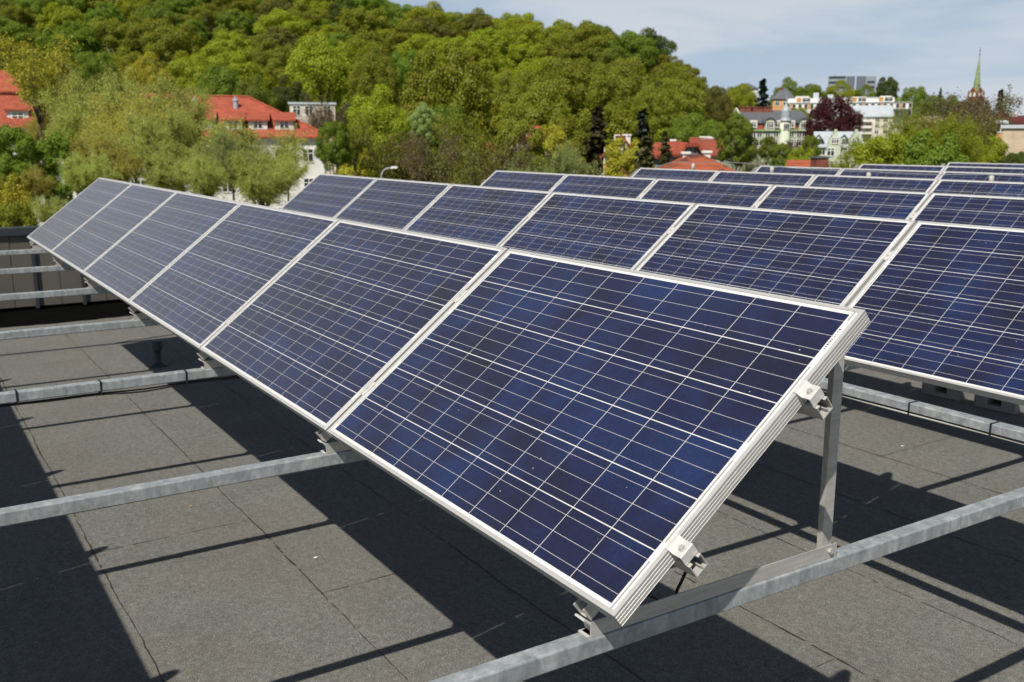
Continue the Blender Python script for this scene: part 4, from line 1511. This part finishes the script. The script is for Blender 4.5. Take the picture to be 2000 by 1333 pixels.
def dormer_gable():
    """white dormer gable on the brown-red roof"""
    D = 82.0; s = D / F_PX
    zb = zpx(318, D)
    t = site('gable_dormer_house', 1349, D, zb - 4, 0.35, 'small house wing with white gable and dark attic windows under a red-edged roof', 'house')
    w = 22 * s
    mb = MB(); e = 4 + zpx(300, D) - zb; top = 4 + zpx(278, D) - zb
    mb.ext([(-w, 0), (w, 0), (w, e), (w * 0.45, top - 0.5), (-w * 0.45, top - 0.5), (-w, e)], 'y', 0, 5); mb.obj('wall', M['grey_wall'], t)
    r = MB()
    r.ext([(-w - 0.25, e - 0.25), (-w * 0.5, top - 0.35), (w * 0.5, top - 0.35), (w + 0.25, e - 0.25), (w + 0.25, e - 0.02), (w * 0.5, top), (-w * 0.5, top), (-w - 0.25, e - 0.02)], 'y', -0.35, 5.2)
    r.obj('roof', M['redroof'], t)
    for k in range(3): window(t, -0.42 + 0.42 * k, e + 0.02, 0.24, 0.42, 0, 0, 'grey_wall')


dormer_gable()
small_house('hip_roof_house', 1318, 1432, 336, 62, 'cream_wall', 'near house with weathered orange hip roof and two white chimneys', 'hip', 301, roof='oldroof', depth=9, zb=-12.3,
            chim=[(1356, 296, 0.42 * 1, 1.0, 'white_wall', 4.2), (1396, 294, 0.46, 1.0, 'white_wall', 4.2)], off=0.12)
small_house('brick_chimney_house', 1548, 1600, 325, 70, 'brick', 'low red-roofed brick building just behind the fifth row', 'gx', 312, roof='oldroof', depth=4, zb=-12.3)


def brick_stack():
    D = 68.0
    t = site('brick_chimney', 1603, D, -12.3, 0.2, 'square brick chimney stack beside the stepped gable house', 'chimney')
    w = 12 * D / F_PX; h = zpx(308, D) + 12.3
    mb = MB(); mb.box(-w, w, -w, w, 0, h); mb.obj('stack', M['brick'], t)
    mb = MB(); mb.box(-w - .07, w + .07, -w - .07, w + .07, h, h + 0.12); mb.obj('cap', M['slate'], t)


brick_stack()


def green_corner_house():
    D = 160.0; s = D / F_PX
    zb = -9.5
    t = site('corner_house', 1500, D, zb, 0.05, 'green tenement with slate roof, red mansard, six chimneys and onion turret')
    X = lambda px: (px - 1500) * s
    Z = lambda py: zpx(py, D) - zb
    x0, x1 = X(1460), X(1584)
    e = Z(254)
    dp = 13.0
    mb = MB(); mb.box(x0, x1, 0, dp, 0, e); mb.obj('wall', M['green_wall'], t)
    mb = MB(); mb.box(x0 - 0.2, x1 + 0.2, -0.3, 0, e - 0.15, e + 0.15); mb.obj('cornice', M['copper'], t)
    # red mansard storey, slate roof over it
    zm = Z(238)
    mb = MB(); mb.ext([(0.05, e), (dp - 0.05, e), (dp - 0.7, zm), (0.7, zm)], 'x', x0 + 0.1, x1 - 0.1); mb.obj('mansard', M['brownroof'], t)
    r = MB(); zr = Z(224)
    gable(r, x0 - 0.1, x1, 0.5, dp - 0.5, zm + 0.1, zr + 0.9, 0.25)
    ro = r.obj('roof', M['slate'], t)
    # green end gable on the left, slightly turned
    g = MB(); gw = 0.35
    g.ext([(0, 0), (dp, 0), (dp, e + 0.8), (dp / 2, zr + 1.3), (0, e + 0.8)], 'x', x0 - gw, x0 - 0.11); g.obj('gable_wall', M['palegreen_wall'], t)
    for px in (1466, 1478, 1492, 1503, 1511, 1520):
        mb = MB(); zz = Z(219); mb.box(X(px) - 0.45, X(px) + 0.45, 5.4, 6.4, zr - 0.8, zz + 0.9); mb.box(X(px) - 0.55, X(px) + 0.55, 5.3, 6.5, zz + 0.9, zz + 1.05)
        mb.obj('chimney', M['brick'], ro)
    # arched dormer bays
    for px in (1501, 1567):
        xc = X(px); hw = 9.5 * s
        mb = MB()
        arc = [(xc + hw * math.cos(a), Z(240) + 0.75 * math.sin(a)) for a in np.linspace(0, math.pi, 9)]
        mb.ext([(xc - hw, e - 0.1)] + [(xc + hw, e - 0.1)] + arc, 'y', -0.35, 3.0)
        d = mb.obj('dormer', M['green_wall'], t)
        rr = MB()
        o1 = [(xc + (hw + 0.3) * math.cos(a), Z(240) + 0.95 * math.sin(a)) for a in np.linspace(0, math.pi, 9)]
        rr.ext(o1 + arc[::-1], 'y', -0.55, 3.2); rr.obj('dormer_roof', M['slate'], d)
        window(d, xc, e + 0.45, 0.95, 0.85, -0.35, 2)
    for px in (1471, 1517, 1544):
        xc = X(px)
        mb = MB(); mb.box(xc - 0.55, xc + 0.55, -0.05, 1.2, e + 0.3, e + 1.55); d = mb.obj('dormer', M['white_wall'], t)
        window(d, xc, e + 0.5, 0.62, 0.8, -0.05, 1)
    # storeys
    for py in (267, 284, 302):
        for px in (1471, 1483, 1499, 1515, 1545, 1560, 1570):
            window(t, X(px), Z(py), 0.68, 0.95, 0, 1)
    # round turret with onion dome
    xt = X(1532)
    mb = MB(); mb.lathe([(9.6 * s, 0), (9.6 * s, Z(236))], (xt, 0.1, 0), 16); mb.obj('turret', M['palegreen_wall'], t, smooth=True)
    mb = MB()
    prof = [(11.0, 237), (11.2, 235), (10.2, 233), (8.4, 230), (9.0, 227), (9.4, 222), (8.8, 219), (9.2, 218), (8.5, 215), (6.4, 210), (4.0, 207), (2.2, 205), (1.4, 202), (0.5, 196), (0.2, 180)]
    mb.lathe([(a * s, Z(b)) for a, b in prof], (xt, 0.1, 0), 18); mb.obj('onion_dome', M['silver'], t, smooth=True)
    for k in range(3): window(t, xt - 0.32 + 0.32 * k, Z(252), 0.22, 0.8, -9.4 * s + 0.1, 0)


green_corner_house()


def stepped_gable_house():
    D = 122.0; s = D / F_PX
    zb = -10.5
    t = site('stepped_gable_house', 1640, D, zb, -0.25, 'pale green town house with stepped gables and pale zinc roof below the copper beech')
    X = lambda px: (px - 1640) * s
    Z = lambda py: zpx(py, D) - zb
    x0, x1 = X(1600), X(1680)
    e = Z(283); dp = 11
    mb = MB(); mb.box(x0, x1, 0, dp, 0, e); mb.obj('wall', M['palegreen_wall'], t)
    r = MB(); gable(r, x0, x1, 0, dp, e, Z(262) + 0.4, 0.3); ro = r.obj('roof', M['zinc'], t)
    for pc in (1631, 1668):
        mb = MB(); y0, y1 = -0.9, 2.5
        for a, b in ((11.5, 276), (8.5, 268), (5.5, 262), (2.8, 257)):
            mb.box(X(pc - a), X(pc + a), y0, y1 - (276 - b) * 0.05, Z(330) if a > 11 else Z(b + 8) , Z(b)); y0 += 0.003
        for a in (-11, 11): mb.box(X(pc + a) - 0.12, X(pc + a) + 0.12, -0.93, -0.6, Z(277), Z(270))
        mb.box(X(pc) - 0.16, X(pc) + 0.16, -0.93, -0.5, Z(257), Z(252))
        g = mb.obj('stepped_gable', M['palegreen_wall'], t)
        window(g, X(pc), Z(279), 0.75, 0.62, -0.9, 2)
        for py in (303, 328): window(g, X(pc) - 0.42, Z(py), 0.75, 0.85, -0.9, 1); 
    for pc in (1602, 1649):
        mb = MB(); xc = X(pc); gable(mb, xc - 0.5, xc + 0.5, 0.2, 2.0, e + 0.7, e + 1.3, 0.15, 0, 'y'); mb.box(xc - 0.4, xc + 0.4, 0.3, 2.0, e - 0.1, e + 0.75)
        mb.obj('dormer', M['slate'], t)
    for py in (302, 327):
        for px in (1609, 1646, 1655): window(t, X(px), Z(py), 0.68, 0.85, 0, 1)
    mb = MB(); mb.box(X(1645) - .4, X(1645) + .4, 5, 5.8, Z(268), Z(257)); mb.obj('chimney', M['cream_wall'], ro)


stepped_gable_house()


def terraced_flats():
    D = 262.0; s = D / F_PX
    zb = -3.5
    t = site('terraced_flats', 1650, D, zb, -0.30, 'long white stepped block of flats with ochre shutters below the grey block')
    X = lambda px: (px - 1650) * s
    Z = lambda py: zpx(py, D) - zb
    mb = MB(); mb.box(X(1536), X(1765), 0, 14, 0, Z(200)); mb.obj('wall', M['white_wall'], t)
    mb = MB(); mb.box(X(1540), X(1735), 2.5, 14, Z(200), Z(190)); mb.obj('upper_storey', M['white_wall'], t)
    mb = MB(); mb.box(X(1536), X(1766), -0.25, 14.2, Z(200), Z(199.2)); mb.obj('terrace_edge', M['zinc'], t)
    for a, b, c, mt in ((1551, 1587, 186, 'white_wall'), (1658, 1683, 188, 'white_wall'), (1708, 1728, 187, 'white_wall')):
        mb = MB()
        if a == 1551: mb.ext([(X(a), Z(199)), (X(b), Z(199)), (X(b - 8), Z(c)), (X(a + 4), Z(c))], 'y', 1.0, 10)
        else: mb.box(X(a), X(b), 1.0, 10, Z(199), Z(c))
        p = mb.obj('penthouse', M[mt], t)
        window(p, X((a + b) / 2) + 0.8, Z(197), 1.9, 0.95, 1.0, 1)
        sh = MB(); sh.box(X((a + b) / 2) - 1.6, X((a + b) / 2) - 0.5, 0.93, 1.0, Z(197.4), Z(189.5)); sh.obj('shutter', M['wood'], p)
    mb = MB(); mb.ext([(2.4, Z(190)), (14, Z(186)), (14, Z(185)), (2.4, Z(189))], 'x', X(1596), X(1706)); mb.obj('roof', M['zinc'], t)
    for px, pt in ((1592, 178), (1619, 182)):
        mb = MB(); mb.box(X(px) - 0.7, X(px) + 0.7, 5, 6.5, Z(196), Z(pt)); mb.obj('chimney', M['zinc'], t)
    for k, px in enumerate(range(1542, 1764, 11)):
        for py in (211, 226):
            w = window(t, X(px), Z(py), 0.75, 1.15, 0, 0)
        if k % 3 == 0:
            sh = MB(); sh.box(X(px) + 0.5, X(px) + 1.05, -0.09, 0, Z(211.4), Z(202)); sh.obj('shutter', M['wood'], t)
    mb = MB(); mb.box(X(1722), X(1764), -1.5, -0.01, Z(214), Z(213)); mb.box(X(1722), X(1764), -1.5, -0.01, Z(226), Z(225)); mb.obj('balcony', M['slate'], t)


terraced_flats()


def apartment_house():
    D = 196.0; s = D / F_PX
    zb = -6.0
    t = site('apartment_house', 1700, D, zb, -0.25, 'cream apartment house with pale grey roof and balconies right of the copper beech')
    X = lambda px: (px - 1700) * s
    Z = lambda py: zpx(py, D) - zb
    x0, x1 = X(1650), X(1737)
    e = Z(226); dp = 12
    mb = MB(); mb.box(x0, x1, 0, dp, 0, e); mb.obj('wall', M['cream_wall'], t)
    r = MB(); gable(r, x0, x1, 0, dp, e + 0.15, Z(203), 0.35); r.obj('roof', M['zinc'], t)
    g = MB()
    for x in (x0, x1 - 0.2): g.add([(x, 0, e), (x, dp, e), (x, dp / 2, Z(204)), (x + .2, 0, e), (x + .2, dp, e), (x + .2, dp / 2, Z(204))], [(0, 2, 1), (3, 4, 5), (0, 3, 5, 2), (1, 2, 5, 4)])
    g.obj('gable_wall', M['cream_wall'], t)
    for py in (236, 248, 260):
        for px in (1660, 1678, 1694, 1710, 1725):
            window(t, X(px), Z(py), 0.7, 0.75, 0, 1)
        mb = MB(); mb.box(X(1672), X(1700), -1.2, -0.01, Z(py + 1.5), Z(py - 3.2)); mb.obj('balcony', M['white_wall'], t)


apartment_house()


def grey_block():
    D = 620.0; s = D / F_PX
    t = site('grey_block', 1656, D, 12.0, -0.33, 'distant blue-grey slab block on the skyline behind the white flats')
    X = lambda px: (px - 1656) * s
    Z = lambda py: zpx(py, D) - 12
    cols = [(1613, 1647, 'grey_wall', 147), (1647, 1662, 'grey_dark', 148), (1664, 1682, 'grey_dark', 148), (1682, 1700, 'grey_wall', 149)]
    for a, b, mt, tp in cols:
        mb = MB(); mb.box(X(a), X(b) - 0.3, 0 if mt == 'grey_wall' else 1.2, 18, 0, Z(tp)); mb.obj('wall', M[mt], t)
    for a, b, mt, tp in cols:
        if mt != 'grey_wall': continue
        z = Z(172)
        while z < Z(tp) - 1.2:
            mb = MB(); mb.box(X(a) + 0.5, X(b) - 0.9, -0.12, -0.01, z, z + 1.3); mb.obj('window_band', M['glass'], t)
            z += 3.0
    mb = MB(); mb.box(X(1622), X(1626), 5, 8, Z(147), Z(145)); mb.obj('roof_plant', M['grey_dark'], t)


grey_block()


def church():
    D = 400.0; s = D / F_PX
    zb = 4.0
    t = site('church_tower', 1898, D, zb, 0.5, 'red brick church tower with gables and a thin green copper spire', 'church tower')
    Z = lambda py: zpx(py, D) - zb
    w = 13.0 * s / 1.36
    mb = MB(); mb.box(-w, w, -w, w, 0, Z(188)); mb.obj('shaft', M['brick'], t)
    for k in range(4):
        a = math.pi / 2 * k
        mb = MB(); mb.ext([(-w * .96, Z(189)), (w * .96, Z(189)), (w * .5, Z(177)), (0, Z(170)), (-w * .5, Z(177))], 'y', -w - 0.12, -w + 0.5)
        g = mb.obj('gable', M['brick'], t); g.rotation_euler = (0, 0, a)
        for x in (-0.45, 0.45):
            wn = MB(); wn.ext([(x * w - 0.26 * w, Z(188)), (x * w + 0.26 * w, Z(188)), (x * w + 0.26 * w, Z(182)), (x * w, Z(179)), (x * w - 0.26 * w, Z(182))], 'y', -w - 0.2, -w - 0.13)
            wn.obj('blind_window', M['white_wall'], g)
        for sx in (-1, 1):
            pn = MB(); pn.lathe([(0.35, Z(190)), (0.35, Z(180)), (0.05, Z(175))], (w * 0.97 * sx, -w * 0.97, 0), 6)
            if sx > 0: pn.obj('pinnacle', M['brick'], g)
    mb = MB()
    prof = [(7.6, 184), (7.2, 177), (6.2, 172), (5.6, 165), (5.9, 164), (4.6, 152), (3.0, 136), (1.5, 121), (0.35, 109)]
    mb.lathe([(a * s, Z(b)) for a, b in prof], (0, 0, 0), 8); mb.obj('spire', M['copper'], t)
    mb = MB(); mb.lathe([(0.10, Z(110)), (0.10, Z(92))], n=6)
    mb.box(-0.5, 0.5, -0.06, 0.06, Z(98), Z(97)); mb.lathe([(0.05, Z(107)), (0.32, Z(106)), (0.05, Z(105))], n=8)
    mb.obj('cross', M['darkmetal'], t)


church()
small_house('cream_house', 1428, 1472, 172, 300, 'cream_wall', 'cream house with low grey roof on the skyline at the right foot of the hill', 'hip', 162, roof='slate', depth=10, zb=-2)
small_house('mansard_villa', 1506, 1545, 192, 270, 'orange_wall', 'ochre house with grey mansard roof right of the tall dark spruce', 'hip', 172, roof='slate', depth=10, zb=-3, chim=[(1520, 170, 1.0, 3, 'brick', 4)], wins=[(1515, 205), (1530, 205)])
small_house('ruined_block', 1768, 1885, 236, 190, 'beige_wall', 'low beige building with beige roof behind the leafless trees', 'hip', 225, roof='beige_wall', depth=9, zb=-6)
small_house('red_gable_house', 1944, 1976, 236, 150, 'white_wall', 'white gabled house with dark red roof at the right edge', 'gx', 220, roof='darkred', depth=10, zb=-9, chim=[(1972, 220, 1.1, 2.4, 'white_wall', 3)])
small_house('red_gable_house', 1978, 2080, 238, 158, 'white_wall', 'dark red roofed house cut by the right edge of the picture', 'gx', 224, roof='darkred', depth=10, zb=-9)
small_house('orange_house', 1946, 1962, 240, 128, 'orange_wall', 'narrow orange house left of the beige block wall', 'flat', roof='zinc', depth=8, zb=-11, wins=[(1953, 256)])
small_house('beige_block', 1966, 2100, 249, 92, 'beige_wall', 'big blank beige block wall building at the right edge', 'flat', roof='zinc', depth=14, zb=-12.3, cat='building')


def street_lamps():
    for px, py, D, lab in ((766, 328, 96, 'street lamp with curved arm and white head above the second row'), (938, 355, 80, 'white street lamp head just left of the third row'), (1000, 320, 130, 'small white street lamp before the brown thicket'),
                           (1118, 337, 92, 'street lamp behind the pale rounded willow'), (763, 309, 150, 'distant small street lamp above the curved one'), (1145, 301, 128, 'street lamp beside the tall brown fir'), (1193, 337, 84, 'street lamp in front of the orange villa')):
        P = at(px, py, D)
        t = empty('street_lamp', (P[0], P[1], -12.3), (0, 0, YAW))
        tag(t, lab, 'street lamp', 'street lamps along the road')
        h = P[2] + 12.3
        a = 1.1
        mb = MB(); mb.tube([(-a, 0, 0), (-a, 0, h - 1.2), (-a + 0.05, 0, h - 0.6), (-a + 0.3, 0, h - 0.2), (-a + 0.7, 0, h - 0.03), (-0.1, 0, h)], [0.09, 0.07, 0.06, 0.055, 0.05, 0.05], 8)
        mb.obj('pole', M['zinc'], t, smooth=True)
        mb = MB(); mb.ext([(-0.15, -0.10), (0.45, -0.06), (0.55, 0.02), (0.40, 0.13), (-0.05, 0.12), (-0.18, 0.03)], 'y', -0.16, 0.16)
        mb.v = [(x, y, z + h) for x, y, z in mb.v]
        mb.obj('lamp_head', M['white_wall'], t)


street_lamps()


def scraps():
    """a few dry leaves and bits of paper blown onto the felt"""
    for px, py, r, lab in ((307, 1090, 0.4, 'tiny pale dry leaf on the sunlit felt at lower left'), (616, 1090, 1.3, 'tiny white paper scrap on the felt near the panel shadow'), (372, 990, 2.2, 'tiny brown dry leaf on the felt beyond the second beam'), (1762, 872, 0.9, 'tiny pale scrap on the sunlit felt right of the post')):
        d = ray(px, py); p = CAM + d * ((ZR + 0.004 - CAM[2]) / d[2])
        mb = MB(); q = 0.012
        mb.add([(-q, 0, 0.002), (0, -q * .45, 0.0), (q * 1.3, 0, 0.006), (0, q * .5, 0.003), (-q, 0, 0.0035), (0, -q * .45, 0.0015), (q * 1.3, 0, 0.0075), (0, q * .5, 0.0045)], [(3, 2, 1, 0), (4, 5, 6, 7), (0, 1, 5, 4), (1, 2, 6, 5), (2, 3, 7, 6), (3, 0, 4, 7)])
        o = mb.obj('dry_leaf', M['wood'] if 'brown' in lab else M['back'])
        o.location = p; o.rotation_euler = (0, 0, r)
        tag(o, lab, 'leaf' if 'leaf' in lab else 'scrap')


scraps()
